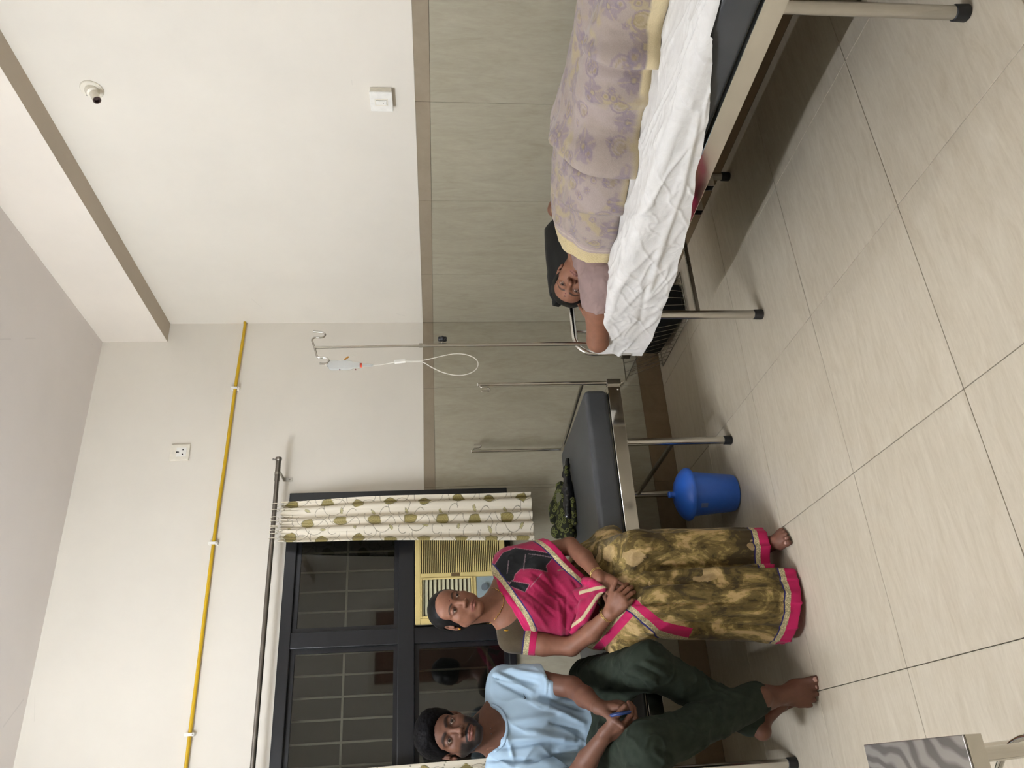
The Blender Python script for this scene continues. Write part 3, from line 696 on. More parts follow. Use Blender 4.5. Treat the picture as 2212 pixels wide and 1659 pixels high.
def folds(V, Q, segs, P=None):
    """raised (+) or sunk (-) soft lines: (a, b, width, amount)"""
    N = vnormals(V, Q); D = np.zeros(len(V)); S = V if P is None else P
    for a, b, wd, am in segs:
        d, t = segd(S, a, b); D += am*np.exp(-(d/wd)**2)*np.clip(4*np.minimum(t+.12, 1.12-t), 0, 1)
    return V+N*D[:, None]
def smoothstep(x, a, b): t = np.clip((x-a)/(b-a), 0, 1); return t*t*(3-2*t)
def wrinkle(V, s, seed=0.0, p=3): return np.clip(1-np.abs(vnoise(V+seed, s)+.5*vnoise(V+seed+3, s*2.1))*1.9, 0, 1)**p
def colattr(o, col, name='Col'):
    me = o.data; a = me.color_attributes.new(name, 'FLOAT_COLOR', 'POINT')
    c = np.ones((len(me.vertices), 4), np.float32); c[:, :3] = col; a.data.foreach_set('color', c.ravel())
def fattr(o, name, val):
    a = o.data.attributes.new(name, 'FLOAT', 'POINT'); a.data.foreach_set('value', np.asarray(val, np.float32))
def mixc(c, m, d): return c*(1-m[:, None])+np.array(d)[None]*m[:, None]

def border(t, base, val, stops, lo=None, gate=None):
    """woven border: colour bands by distance from the cloth edge"""
    P = t.pos('Object'); z = t.noise(P, 260, 3, .75, 1.2); col = base
    for lim, c, zari in reversed(stops):
        m = t.math('LESS_THAN', val, lim)
        if lo is not None: m = t.math('MULTIPLY', m, t.math('GREATER_THAN', val, lo))
        if gate is not None: m = t.math('MULTIPLY', m, t.math('GREATER_THAN', gate, .5))
        cc = t.ramp(z, [(.42, [x*.45 for x in lin(c)]), (.55, c), (.64, [min(1, x*1.7) for x in lin(c)])]) if zari else t.ramp(z, [(.3, [x*.9 for x in lin(c)]), (.7, c)])
        col = t.mix(m, col, cc)
    return col
def skin_mat(name, rough=.55):
    t = NT(name); c = t.attr('Col'); P = t.pos('Object'); n = t.noise(P, 55, 4); n2 = t.noise(P, 350, 2)
    t.col(t.mix(1.0, c, t.ramp(n, [(.3, (.9, .9, .9)), (.7, (1.06, 1.05, 1.05))]), 'MULTIPLY'))
    t.p(rough=rough, spec=.32, sss=.06); t.b.inputs['Subsurface Radius'].default_value = (.012, .005, .003); t.b.inputs['Subsurface Scale'].default_value = .5
    t.bump(n2, .08, .0008); return t.m
for nm in ('skin',): skin_mat(nm)
def hair_mat(name, c='#070708', sc_=(260, 260, 26)):
    t = NT(name); P = t.mapping(t.pos('Object'), sc_); n = t.noise(P, 1, 4, .6, .4)
    t.col(t.ramp(n, [(.3, c), (.75, '#0e0d0e')])); t.p(rough=.46, spec=.14); t.bump(n, .35, .002); return t.m
hair_mat('hair_combed', sc_=(60, 420, 60)); hair_mat('hair_short', '#070607', (170, 170, 60)).node_tree.nodes['Principled BSDF'].inputs['Specular IOR Level'].default_value = .05; MT['hair_short'].node_tree.nodes['Principled BSDF'].inputs['Roughness'].default_value = .65
t = NT('eye_white'); t.p(rough=.12, spec=.5); c = t.attr('Col'); t.col(c)

def head_prims(f=1.0, jaw=1.0, lid=1.0, male=False, lips=1.0, nose=1.0, full=1.0):
    P = [el((0, -.010, .028), (.071, .092, .077))]
    P += [el((0, .042, .036), (.058, .046, .048), .02), el((0, .034, -.028), (.0565*full, .052, .060), .02)]
    P += mir([rc((.047*jaw, .008, -.050), (.018*jaw, .060, -.093), .015, .015, .028),
              el((.038*full, .054, -.024), (.021, .020, .018), .02), el((.032*full, .050, -.056), (.023, .024, .024), .02)])
    P += [el((0, .068, -.096), (.019*jaw, .017, .014), .02), rc((0, -.005, -.05), (0, .048, -.083), .036, .022, .02)]
    P += mir([rc((.011, .0795, .0175), (.046, .062, .0165), .0085 if male else .007, .006, .014)])
    P += mir([sub(el((.0315, .090, .000), (.0185, .0125, .0100), .012))])
    P += [rc((0, .081, .010), (0, .0985*nose, -.030), .0068, .0088, .011), el((0, .1025*nose, -.0355), (.0105, .0100, .0085), .007)]
    P += mir([el((.0130*nose, .0925, -.0385), (.0075, .0100, .0072), .006)])
    P += mir([sub(el((.0065, .0975, -.0465), (.0040, .0058, .0042), .002))])
    P += [el((0, .0735, -.068), (.027, .0155, .022), .016)]
    L = .0046*lips
    P += mir([rc((.0225, .0815, -.0685), (.0045, .0905, -.0640), .0018, L*.9, .004), rc((.0200, .0810, -.0715), (.0, .0895, -.0760), .0026, L*1.22, .004)])
    P += mir([sub(rc((.0235, .0845, -.0700), (.0, .0965, -.0700), .0010, .0013, .0012))])
    P += [sub(el((0, .0905, -.0855), (.013, .004, .004), .008))]
    # lids and opening
    P += mir([el((.0315, .0715, .0005), (.0150, .0138, .0128), .004)])
    P += mir([sub(el((.0315, .0865, -.0005), (.0128, .0075, .0046*lid), .0012, R=Matrix.Rotation(.10, 3, 'Y')))])
    # ears
    Re = np.array(Matrix.Rotation(math.radians(-22), 3, 'Z'))
    P += mir([el((.073, -.012, .002), (.0065, .018, .030), .006, R=Re.tolist()), el((.072, -.006, -.024), (.005, .009, .010), .006),
              sub(el((.0805, -.006, .006), (.0055, .0095, .017), .003, R=Re.tolist())), rc((.071, .006, -.004), (.071, .004, .010), .0045, .004, .004)])
    return P
SK = lambda h: np.array(lin(h))
def face_paint(L, col, lipc, browc, brow=1.0, beard=0.0, scale=1.0, bindi=None, lid_shade=.45, hairc=None):
    """L: vertex positions in head coordinates; paints albedo features, plus shade in lids, mouth slit and nostrils"""
    X, Y, Z = L[:, 0], L[:, 1], L[:, 2]; ax = np.abs(X); front = smoothstep(Y, .03, .055)
    mup = polyd(np.c_[ax, Y, Z], [(.0225, .0835, -.0690), (.0110, .0920, -.0650), (.0035, .0955, -.0640), (0, .0950, -.0650)])
    mlo = polyd(np.c_[ax, Y, Z], [(.0215, .0830, -.0705), (.0120, .0915, -.0755), (0, .0950, -.0770)])
    m = np.maximum(1-smoothstep(mup, .0035, .0065), 1-smoothstep(mlo, .0045, .0075)); col = mixc(col, m*front*.85, lipc)
    slit = polyd(np.c_[ax, Y*0, Z], [(.0235, 0, -.0698), (0, 0, -.0702)]); col = mixc(col, (1-smoothstep(slit, .0008, .0022))*front*.6*(Y > .075), np.array(lipc)*.3)  # crease shade between the lips, painted into the colour
    b = polyd(np.c_[ax, Y*0, Z], [(.0125, 0, .0165), (.026, 0, .0215), (.038, 0, .0215), (.049, 0, .0150)])
    tap = .0036*brow*(1-.5*smoothstep(ax, .03, .05)); col = mixc(col, np.clip((1-smoothstep(b, tap*.55, tap*1.5))*1.0, 0, 1)*front*.85, browc)
    e = np.sqrt(((ax-.0315)/.0165)**2+((Z-.0008)/.0085)**2); col = mixc(col, (1-smoothstep(e, .75, 1.35))*front*lid_shade*.5, np.array(browc)*1.3)
    rim = np.abs(e*0+np.sqrt(((ax-.0315)/.0133)**2+((Z)/.0056)**2)-1); col = mixc(col, (1-smoothstep(rim, .08, .35))*front*lid_shade*(Z > -.001), np.array(browc)*.6)
    if beard:
        jawm = smoothstep(-Z-.020-.55*np.clip(.075-ax, 0, .075)*0, .012, .028)*smoothstep(ax+Y*.15+.35*np.clip(-Z-.06, 0, 1), .036, .050)
        chin = smoothstep(-Z, .083, .090)*smoothstep(Y, -.02, .02)
        mus = (1-smoothstep(np.abs(-Z-.0570-.26*ax), .0050, .0085))*(1-smoothstep(ax, .030, .034))*front; gb = (1-smoothstep(np.abs(ax-.028), .003, .008))*smoothstep(-Z, .056, .064)*front
        lipkeep = 1-m
        bm_ = np.clip(np.maximum.reduce([jawm*.92*(Y > -.02), chin, mus*1.1, gb*.9]), 0, 1)*lipkeep*(Z < -.012)*np.where(Z < -.092, smoothstep(Y, .028, .050)*smoothstep(Z, -.122, -.100), 1)
        bm_ *= .92+.08*vnoise(L, 300); col = mixc(col, np.clip(bm_*1.15*beard, 0, .96), hairc)
    nz = (1-smoothstep(np.sqrt((ax-.0068)**2+(Z+.0475)**2+(Y-.097)**2), .003, .0055)); col = mixc(col, nz*.8, np.array(browc)*.5)  # shade inside the nostrils, painted into the skin colour
    if bindi:
        for (bx_, bz_, br_, bc_) in bindi: col = mixc(col, (1-smoothstep(np.sqrt((X-bx_)**2+(Z-bz_)**2), br_*.7, br_*1.25))*front, bc_)
    return col
def eyes(R, o, s, parent, look=(0, 0), white='#958a7e'):
    for sx in (-1, 1):
        V = []; n, m = 24, 16; r = .0126*s
        bm = B(); bmesh.ops.create_uvsphere(bm, u_segments=32, v_segments=24, radius=.0126)
        bmesh.ops.rotate(bm, cent=(0, 0, 0), matrix=Matrix.Rotation(PI/2, 3, 'X'), verts=bm.verts)
        W = np.array([v.co[:] for v in bm.verts]); 
        d = np.array([math.sin(look[0]), math.cos(look[0])*math.cos(look[1]), math.sin(look[1])]); ang = np.arccos(np.clip((W/.0126)@d, -1, 1))
        c = np.tile(SK(white), (len(W), 1)); c = mixc(c, 1-smoothstep(ang, .46, .52), SK('#22130d')); c = mixc(c, 1-smoothstep(ang, .2, .25), (.003, .003, .003))
        cen = np.array([sx*.0315, .0718, -.0005])
        bmesh.ops.transform(bm, matrix=(Matrix(np.array(R).tolist()).to_4x4()), verts=bm.verts)
        e = obj('eye', bm, MT['eye_white'], None, smooth=True); colattr(e, c); e.location = Vector((np.array(R)@(cen*s)+np.array(o)).tolist()); e.scale = (s, s, s)
        parent_keep(e, parent)
def parent_keep(e, parent):
    bpy.context.view_layer.update(); e.parent = parent; e.matrix_parent_inverse = parent.matrix_world.inverted()

def hand_prims(side=1, curls=(.5, .55, .6, .65), thumb=.3, spread=.06, thumb_out=.7, thumb_pitch=.2, bend2=1.1):
    """local: wrist at origin, fingers along +Y, palm facing -Z, thumb towards +X*side. curl 0 straight .. 1 fist"""
    P = [el((0, .045, -.002), (.038, .050, .0135), .012), el((0, .070, 0), (.040, .024, .0125), .010), rc((-.012, .0, 0), (-.018, .06, -.001), .017, .012, .015), rc((.012, .0, 0), (.020, .06, -.001), .018, .012, .015)]
    fx = (.031, .0105, -.0105, -.0300); ln = ((.040, .026, .021), (.044, .029, .022), (.041, .027, .021), (.032, .021, .018)); rr = (.0093, .0097, .0092, .0082)
    for i in range(4):
        a = np.array([fx[i]*side, .086-(.006 if i in (0,) else .010 if i == 3 else 0), .001]); ang = 0; sp = (1.5-i)*spread*side
        root = np.array([fx[i]*side*.8, .055, .0]); P.append(rc(root, a, .010, rr[i]*1.08, .008))
        for j in range(3):
            ang += curls[i]*(1.15, bend2*1.2, .8)[j]
            d = np.array([math.sin(sp)*math.cos(ang), math.cos(sp)*math.cos(ang), -math.sin(ang)]); b = a+d*ln[i][j]
            P.append(rc(a, b, rr[i]*(1-.07*j), rr[i]*(1-.07*(j+1)), .0035)); a = b
    a = np.array([.022*side, .018, -.006]); d0 = np.array([math.sin(thumb_out)*side, math.cos(thumb_out)*math.cos(thumb_pitch), -math.sin(thumb_pitch)]); d0 /= np.linalg.norm(d0)
    b = a+d0*.046; P.append(rc(a, b, .0175, .0125, .012))
    d1 = d0*math.cos(thumb*.6)+np.array([-.35*side, .5, -.6])*math.sin(thumb*.6); d1 /= np.linalg.norm(d1); c = b+d1*.032; P.append(rc(b, c, .0115, .0103, .004))
    d2 = d1*math.cos(thumb*.6)+np.array([-.6*side, .4, -.4])*math.sin(thumb*.6); d2 /= np.linalg.norm(d2); e = c+d2*.026; P.append(rc(c, e, .0103, .0085, .004))
    return P
def foot_prims(side=1):
    """local: ankle joint at origin (z=.075 above sole), toes along +Y, big toe towards +X*side"""
    P = [rc((0, 0, .03), (0, -.004, -.01), .034, .034, .02), el((0, -.028, -.042), (.030, .034, .032), .02), rc((0, .01, -.015), (.005*side, .10, -.050), .034, .024, .02), el((.004*side, .095, -.056), (.044, .050, .019), .02), el((0, .03, -.058), (.030, .06, .016), .015)]
    tx = (.033, .012, -.006, -.022, -.035); ty = (.125, .128, .121, .112, .100); tl = (.040, .032, .029, .026, .022); tr = (.0135, .0095, .0090, .0086, .0082)
    for i in range(5):
        a = np.array([tx[i]*side*.95, ty[i]-.012, -.058]); b = np.array([tx[i]*side*1.04, ty[i]+tl[i]*.6, -.060]); c = np.array([tx[i]*side*1.06, ty[i]+tl[i], -.0745+tr[i]+.001])
        P += [rc(a, b, tr[i]*1.02, tr[i]*.95, .006), rc(b, c, tr[i]*.95, tr[i]*.98, .004)]
    return P
def basis(fwd, up):
    """columns X,Y,Z with Y=fwd, Z~up"""
    y = np.array(fwd, float); y /= np.linalg.norm(y); z = np.array(up, float); z -= y*(z@y); z /= np.linalg.norm(z); x = np.cross(y, z); return np.array([x, y, z]).T
# ---------------------------------------------------------------- the seated woman
simple('gold', '#c79a3c', .28, metal=1); simple('gold_pale', '#d9c07a', .3, metal=1)
simple('blouse_brown', '#3d3323', .85, var=.1, scale=60, bump=.1)
t = NT('saree_print'); P = t.pos('Object'); q = t.mapping(P, (1, 1, .62))
n1 = t.noise(q, 7.5, 5, .62, 1.6); n2 = t.noise(t.mapping(P, (1, 1, .45), loc=(3, 1, 2)), 15, 6, .7, 2.2); n3 = t.noise(q, 60, 4, .7, .5)
f = t.math('ADD', t.math('MULTIPLY', n1, .70), t.math('ADD', t.math('MULTIPLY', n2, .26), t.math('MULTIPLY', n3, .05)))
c = t.ramp(f, [(.0, '#2e2410'), (.425, '#3b2f16'), (.455, '#54451f'), (.505, '#62522a'), (.52, '#7c6a3b'), (.552, '#8a7546'), (.562, '#a08659'), (.70, '#b39a6e')])
vv = t.n('ShaderNodeTexVoronoi'); t.t.links.new(t.mapping(P, (1, 1, .5), loc=(.3, .2, .1)), vv.inputs['Vector']); vv.inputs['Scale'].default_value = 9; vv.inputs['Randomness'].default_value = 1
patch = t.math('MULTIPLY', t.math('LESS_THAN', t.math('ADD', vv.outputs['Distance'], t.math('MULTIPLY', n2, .25)), .42), t.math('GREATER_THAN', t.noise(t.mapping(P, loc=(7, 3, 1)), 5, 2), .56))
c = t.mix(t.math('MULTIPLY', patch, .6), c, t.ramp(n3, [(.3, '#a58c60'), (.7, '#bfa47a')]))
PK, GD, BL = '#ab1750', '#b3a680', '#262058'
c = border(t, c, t.attr('hem', 'Fac'), [(.040, PK, 0), (.060, GD, 1), (.0655, BL, 0)]); c = border(t, c, t.attr('band1', 'Fac'), [(.030, PK, 0), (.051, GD, 1), (.0555, BL, 0)], 0, t.attr('gate1', 'Fac')); c = border(t, c, t.attr('band2', 'Fac'), [(.028, PK, 0), (.046, GD, 1), (.0505, BL, 0)], 0, t.attr('gate2', 'Fac'))
t.col(c); t.p(rough=.75, spec=.25, sheen=.1); t.bump(t.noise(P, 300, 2), .12, .001)
t = NT('saree_pink'); P = t.pos('Object'); cc = t.attr('Col'); zn = t.noise(P, 200, 3, .7, 1); wr = t.noise(t.mapping(P, (1, 1, 1)), 24, 5, .6, 1.0)
cc = t.mix(1.0, cc, t.ramp(zn, [(.35, (.88, .88, .88)), (.65, (1.08, 1.08, 1.06))]), 'MULTIPLY')
t.col(border(t, cc, t.attr('hem', 'Fac'), [(.0215, PK, 0), (.0385, GD, 1), (.043, BL, 0)])); t.p(rough=.8, spec=.2, sheen=.15); t.bump(wr, .22, .006)
PINK, PINKD, PINKL, GOLD, BLUE, BLK = SK('#ab1750'), SK('#7a123a'), SK('#8f1641'), SK('#b8ac88'), SK('#2a2460'), SK('#101012')
def inpoly(x, z, poly):
    ins = np.zeros(len(x), bool); n = len(poly)
    for i in range(n):
        (x1, z1), (x2, z2) = poly[i], poly[(i+1) % n]
        cnd = ((z1 > z) != (z2 > z)) & (x < (x2-x1)*(z-z1)/((z2-z1) if z2 != z1 else 1e-9)+x1); ins ^= cnd
    return ins
def XZ(ps): return [(p[0], p[2]) for p in ps]
def sdline(x, z, pts):
    """distance to an xz polyline and side (+ = left of its direction)"""
    D = np.full(len(x), 9.); S = np.zeros(len(x)); T = np.zeros(len(x))
    for i in range(len(pts)-1):
        ax_, az_ = pts[i]; bx_, bz_ = pts[i+1]; dx, dz = bx_-ax_, bz_-az_; l2 = dx*dx+dz*dz
        t_ = np.clip(((x-ax_)*dx+(z-az_)*dz)/l2, 0, 1); d = np.hypot(x-ax_-t_*dx, z-az_-t_*dz); cr = dx*(z-az_)-dz*(x-ax_)
        u = d < D; D = np.where(u, d, D); S = np.where(u, np.sign(cr), S); T = np.where(u, i+t_, T)
    return D*S, T
def noisecol(V, c, a, s): return np.clip(np.array(c)[None]*(1+a*vnoise(V, s))[:, None], 0, 1)

W = thing('person', 'seated woman in a pink and olive saree with hands clasped on the bed edge', 'person', (-1.84, -1.0, 0))
wR = np.array([[-.971, -.143, .191], [.144, -.990, -.008], [.190, .020, .982]]).T; wR = basis(wR[:, 1], wR[:, 2])
ws = .955; wo = np.array([-1.857, -.97, 1.277]) - wR[:, 1]*.087*ws
Hl = lambda p: wR @ (np.array(p)*ws) + wo
rsh, lsh = (-1.980, -.835, 1.060), (-1.672, -.815, 1.048)
rel, lel = (-2.028, -.895, .835), (-1.628, -.875, .800)
rwr, lwr = (-1.938, -1.075, .706), (-1.800, -1.035, .722)
def torso(k=0.0):
    e = k
    return [el((-1.822, -.735, .735), (.155+e, .115+e, .12+e), .03), el((-1.825, -.775, .86), (.125+e, .098+e, .13+e), .06), el((-1.828, -.805, .975), (.138+e, .098+e, .11+e), .06),
            rc((-1.935, -.825, 1.052), (-1.72, -.810, 1.044), .060+e, .058+e, .05), el((-1.885, -.880, .960), (.062+e, .055+e, .058+e), .03), el((-1.768, -.872, .955), (.062+e, .055+e, .058+e), .03)]
ps = torso() + [rc((-1.848, -.835, 1.075), Hl((0, -.020, -.045)), .052, .046, .04), rc((-1.915, -.82, 1.075), (-1.862, -.83, 1.115), .035, .04, .035), rc((-1.735, -.81, 1.072), (-1.82, -.825, 1.115), .035, .04, .035)]
ps += chain([rsh, (-2.010, -.862, .94), rel], [.047, .041, .034], .02) + chain([rel, (-1.990, -.985, .765), rwr], [.034, .034, .0225], .015)
ps += chain([lsh, (-1.645, -.845, .92), lel], [.047, .041, .034], .02) + chain([lel, (-1.70, -.95, .760), lwr], [.034, .033, .0225], .015)
ps += place(head_prims(lid=.80, full=1.07, lips=1.0, nose=.98, jaw=1.05), wR, wo, ws)
rhR = basis((.062, -.080, -.062), (-.25, -.80, .55)); lhR = basis((-.075, -.075, -.045), (.1, -.75, .65))
ps_r = place(hand_prims(-1, (.55, .62, .66, .70), .35, .02, .55, .0), rhR, rwr, .90)
ps_l = place(hand_prims(1, (.45, .45, .45, .5), .4, .05, .7, .1), lhR, np.array(lwr)+(.0, .012, -.012), .88)
ps += ps_r + ps_l
legs = chain([(-1.715, -.74, .70), (-1.715, -1.02, .55), (-1.70, -1.06, .10)], [.080, .048, .032], .02) + chain([(-1.905, -.74, .70), (-1.945, -1.03, .55), (-1.925, -1.08, .10)], [.080, .048, .032], .02)
lfR = basis((.0, -1, 0), (0, 0, 1)); lfo = np.array([-1.700, -1.045, .0675]); rfo = np.array([-1.935, -1.02, .0675])
ps += legs + place(foot_prims(1), lfR, lfo, .88) + place(foot_prims(-1), lfR, rfo, .88)
hl, hh = wo-.14, wo+.15
V, Q = body_mesh(ps, .0050, [((hl[0], hl[1], hl[2]-.0), hh, .0017), ((-1.97, -1.22, .58), (-1.77, -1.0, .76), .0019), ((-1.76, -1.23, -.01), (-1.62, -1.08, .06), .0018)])
wb = from_np('body', V, Q, MT['skin'], None); parent_keep(wb, W)
L = (V-wo)@wR/ws
col = noisecol(V, SK('#7b5340'), .05, 30)
hd_ = (L[:, 2] > -.14)&(np.abs(L[:, 0]) < .1)
fc = face_paint(L, col.copy(), SK('#7d4a40'), SK('#15100d'), .9, bindi=[(0, .0255, .0026, SK('#4c0a12'))])
col[hd_] = fc[hd_]
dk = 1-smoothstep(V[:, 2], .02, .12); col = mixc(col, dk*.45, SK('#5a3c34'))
for (nx, ny) in ((-1.700+.033*-.88, -1.19),): pass
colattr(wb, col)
eyes(wR, wo, ws, wb, look=(-.12, .02))
# nails of the left foot, ring, earring, nose pin, chain, bangles
def ball(name, p, r, m, parent, s=(1, 1, 1), seg=12):
    bm = B(); bmesh.ops.create_uvsphere(bm, u_segments=seg, v_segments=seg//2+2, radius=r); bmesh.ops.scale(bm, verts=bm.verts, vec=s); o = obj(name, bm, m, None, smooth=True); o.location = Vector([float(q) for q in p]); parent_keep(o, parent); return o
simple('nail', '#b08a7c', .25)
def toe_nails(R, o, s, side, parent):
    tx = (.033, .012, -.006, -.022, -.035); ty = (.125, .128, .121, .112, .100); tl = (.040, .032, .029, .026, .022); tr = (.0135, .0095, .0090, .0086, .0082)
    for i in range(5):
        p = R@(np.array([tx[i]*side*1.05, ty[i]+tl[i]*.92, -.0745+tr[i]*2.0])*s)+o
        b_ = ball('toe_nail', (0, 0, 0), tr[i]*.58*s, MT['nail'], parent, (1, 1.1, .35)); b_.matrix_parent_inverse = parent.matrix_world.inverted()
        b_.matrix_world = Matrix.Translation(Vector(p.tolist())) @ Matrix(R.tolist()).to_4x4() @ Matrix.Rotation(-.5, 4, 'X')
toe_nails(lfR, lfo, .88, 1, wb)
ball('ear_stud', Hl((.0755, .002, -.030)), .0042, MT['gold'], wb); ball('nose_pin', Hl((-.0175, .0985, -.036)), .0014, MT['gold'], wb)
ps_h = place([el((0, -.014, .032), (.0800, .0980, .0845), .01), el((.008, -.095, -.010), (.044, .036, .042), .02), el((0, -.03, -.01), (.078, .07, .06), .02), plane((0, .0770, .0600), (0, .85, -.52), .006), sub(el((0, .112, -.030), (.060, .078, .090), .012)),
              *mir([sub(el((.0785, -.004, .0), (.013, .022, .034), .004))]), sub(rc((0, .07, .115), (0, -.02, .1165), .0015, .0012, .004)), plane((0, -.05, -.065), (0, -.35, -1), .01)], wR, wo, ws)
# combed-back hair: side locks above the ears
V, Q = mesh_of(ps_h, .0018, *[f_(np.array(p), axis=0)*1.0 for f_, p in ((lambda a, axis: a-.14, wo), (lambda a, axis: a+.14, wo))])
Lh = (V-wo)@wR/ws; N = vnormals(V, Q); V = V+N*(.0010*vnoise(Lh*(1, .4, 1), 45))[:, None]
o = from_np('hair', V, Q, MT['hair_combed'], None); parent_keep(o, W)
# necklace
def onbody(ps, p, d, off=.0):
    """walk from p along d until the surface of the shapes ps is met"""
    p = np.array(p, float); d = np.array(d, float); d /= np.linalg.norm(d); p0 = p.copy(); best = (9, p0)
    for _ in range(60):
        P1_ = p[None].astype(np.float32); F = .3
        for q in ps:
            dd = float(pdist(q, P1_)[0])
            if q['op'] == 'u': hh_ = max(q['k']-abs(F-dd), 0)/max(q['k'], 1e-5); F = min(F, dd)-hh_*hh_*q['k']/4
        if F < best[0]: best = (F, p.copy())
        if F < off+.0004: break
        if np.linalg.norm(p-p0) > .35: return best[1]
        p = p+d*max(F-off, .0004)*.9
    return p
tps = [q for q in ps if q['op'] == 'u']
nk = [onbody(tps, (a[0]*1.0, a[1]-.12, a[2]), (0, 1, 0), .0016) for a in ((-1.7823, -0.9000, 1.1284), (-1.7902, -0.9000, 1.1141), (-1.8128, -0.9000, 1.0932), (-1.8454, -0.9000, 1.0876), (-1.8771, -0.9000, 1.0983), (-1.9044, -0.9000, 1.1197), (-1.9175, -0.9000, 1.1419), (-1.9204, -0.9000, 1.1564))]
bm = B(); tube(bm, smooth_path(nk, 6), .0010, 6); o = obj('necklace', bm, MT['gold'], None, smooth=True); parent_keep(o, W)
sp_ = smooth_path(nk, 5)
for i in range(4, len(sp_)-3, 2): ball('bead', sp_[i], .0019, MT['gold_pale'] if i % 4 else simple('dark_bead', '#2a1614', .4) if 'dark_bead' not in MT else MT['dark_bead'], o, seg=8)
def bangle(c, ax_, r, parent, n=26):
    c, ax_ = Vector(c), Vector(ax_).normalized(); x = ax_.orthogonal().normalized(); y = ax_.cross(x)
    bm = B()
    for s_ in (-.0035, .0035): tube(bm, [c+ax_*s_+(x*math.cos(2*PI*k/n)+y*math.sin(2*PI*k/n))*r for k in range(n)], .0011, 6, closed=True)
    for k in range(0, n, 1):
        a = 2*PI*k/n; a2 = 2*PI*(k+.5)/n
        tube(bm, [c-ax_*.0035+(x*math.cos(a)+y*math.sin(a))*r, c+ax_*.0035+(x*math.cos(a2)+y*math.sin(a2))*(r+.0006)], .0008, 5)
    o = obj('bangle', bm, MT['gold_pale'], None, smooth=True); parent_keep(o, parent)
bangle(np.array(rwr)+(np.array(rel)-rwr)*.10, np.array(rwr)-(-1.990, -.985, .765), .0262, W); bangle(np.array(lwr)+(np.array(lel)-lwr)*.12, np.array(lwr)-(-1.70, -.95, .760), .0262, W)
# blouse: torso and short sleeves
def arm(a, b, r1, r2, k=.02): return rc(a, b, r1, r2, k)
ps_b = torso(.005) + [rc(rsh, (-2.008, -.858, .955), .0535, .0475, .02), rc(lsh, (-1.648, -.842, .93), .0535, .0475, .02)]
ps_b += [plane((-2.010, -.862, .957), (-.17, -.10, -1), .0), sub(el((-1.845, -.93, 1.120), (.112, .20, .115), .004))]
def clip_fn(f): return dict(t='fn', f=f, k=.0, op='i')
ps_b = torso(.005) + [clip_fn(lambda P: .84-P[..., 2])] + [rc(rsh, (-2.010, -.860, .93), .0535, .0465, .02), rc(lsh, (-1.648, -.842, .93), .0535, .0475, .02), sub(el((-1.845, -.93, 1.130), (.108, .22, .118), .004)),
        clip_fn(lambda P: -( (P[..., 2]-.965) + .20*(P[..., 0]+2.01) + .10*(P[..., 1]+.86) ) - 9*(P[..., 0] > -1.93))]
V, Q = mesh_of(ps_b, .0036)
V = folds(V, Q, [((-2.0243, -0.9000, 1.0669), (-1.9833, -0.9000, 1.0286), .008, .003), ((-2.0509, -0.9000, 1.0418), (-1.9930, -0.9000, 1.0023), .007, -.003), ((-1.9805, -0.9000, 1.0912), (-1.9656, -0.9000, 1.0365), .009, .0025)])
bl = from_np('blouse', V, Q, MT['saree_pink'], None); parent_keep(bl, W)
cb = noisecol(V, SK('#3d3323'), .08, 60); dcut = (V[:, 2]-.965)+.20*(V[:, 0]+2.01)+.10*(V[:, 1]+.86); arm_ = V[:, 0] < -1.93

fattr(bl, 'hem', np.where(arm_, dcut*.80-.0015, 1.0)); colattr(bl, cb)
ball('shoulder_brooch', onbody(torso(.005)+[rc(rsh, (-2.010, -.860, .93), .0535, .0465, .02)], (-1.955, -1.05, 1.082), (0, 1, 0), .001), .006, MT['gold'], bl, (.6, .5, 1.5))
# pallu: pink cloth across the chest and over the left shoulder
k_ = .013
ps_p = torso(k_) + [rc(lsh, (-1.650, -.850, .90), .064, .062, .04), rc((-1.70, -.83, .90), (-1.665, -.865, .85), .075, .06, .05), rc((-1.76, -.86, .82), (-1.835, -.915, .775), .07, .055, .05), rc((-1.92, -.86, .85), (-1.90, -.86, .74), .075, .08, .06),
       el((-1.83, -.80, .78), (.150, .125, .09), .05)]
D1a, D1b = (-1.7464, -0.8800, 1.1292), (-2.0055, -0.9300, 0.9866)
D2a, D2b = (-1.6048, -0.8800, 0.8972), (-1.8128, -0.9800, 0.7269)
def nrm(a, b, s): d = np.array([b[0]-a[0], 0, b[2]-a[2]]); n = np.array([d[2], 0, -d[0]]); n /= np.linalg.norm(n); return n*s
n1 = nrm(D1a, D1b, 1); n1 = n1*(1 if n1[2] > 0 else -1); n2 = nrm(D2a, D2b, 1); n2 = n2*(1 if n2[2] < 0 else -1)
ps_p += [plane(D1a, n1), plane(D2a, n2), clip_fn(lambda P: .700-P[..., 2]), clip_fn(lambda P: -2.005-P[..., 0])]
ps_p += [sub(q) for q in [rc((-1.848, -.835, 1.075), Hl((0, -.020, -.045)), .056, .05, .004)]]
V, Q = mesh_of(ps_p, .0026)
f2 = lambda *a: [(np.array(p)*(1, 0, 1), np.array(q)*(1, 0, 1), w_, m_) for p, q, w_, m_ in a]
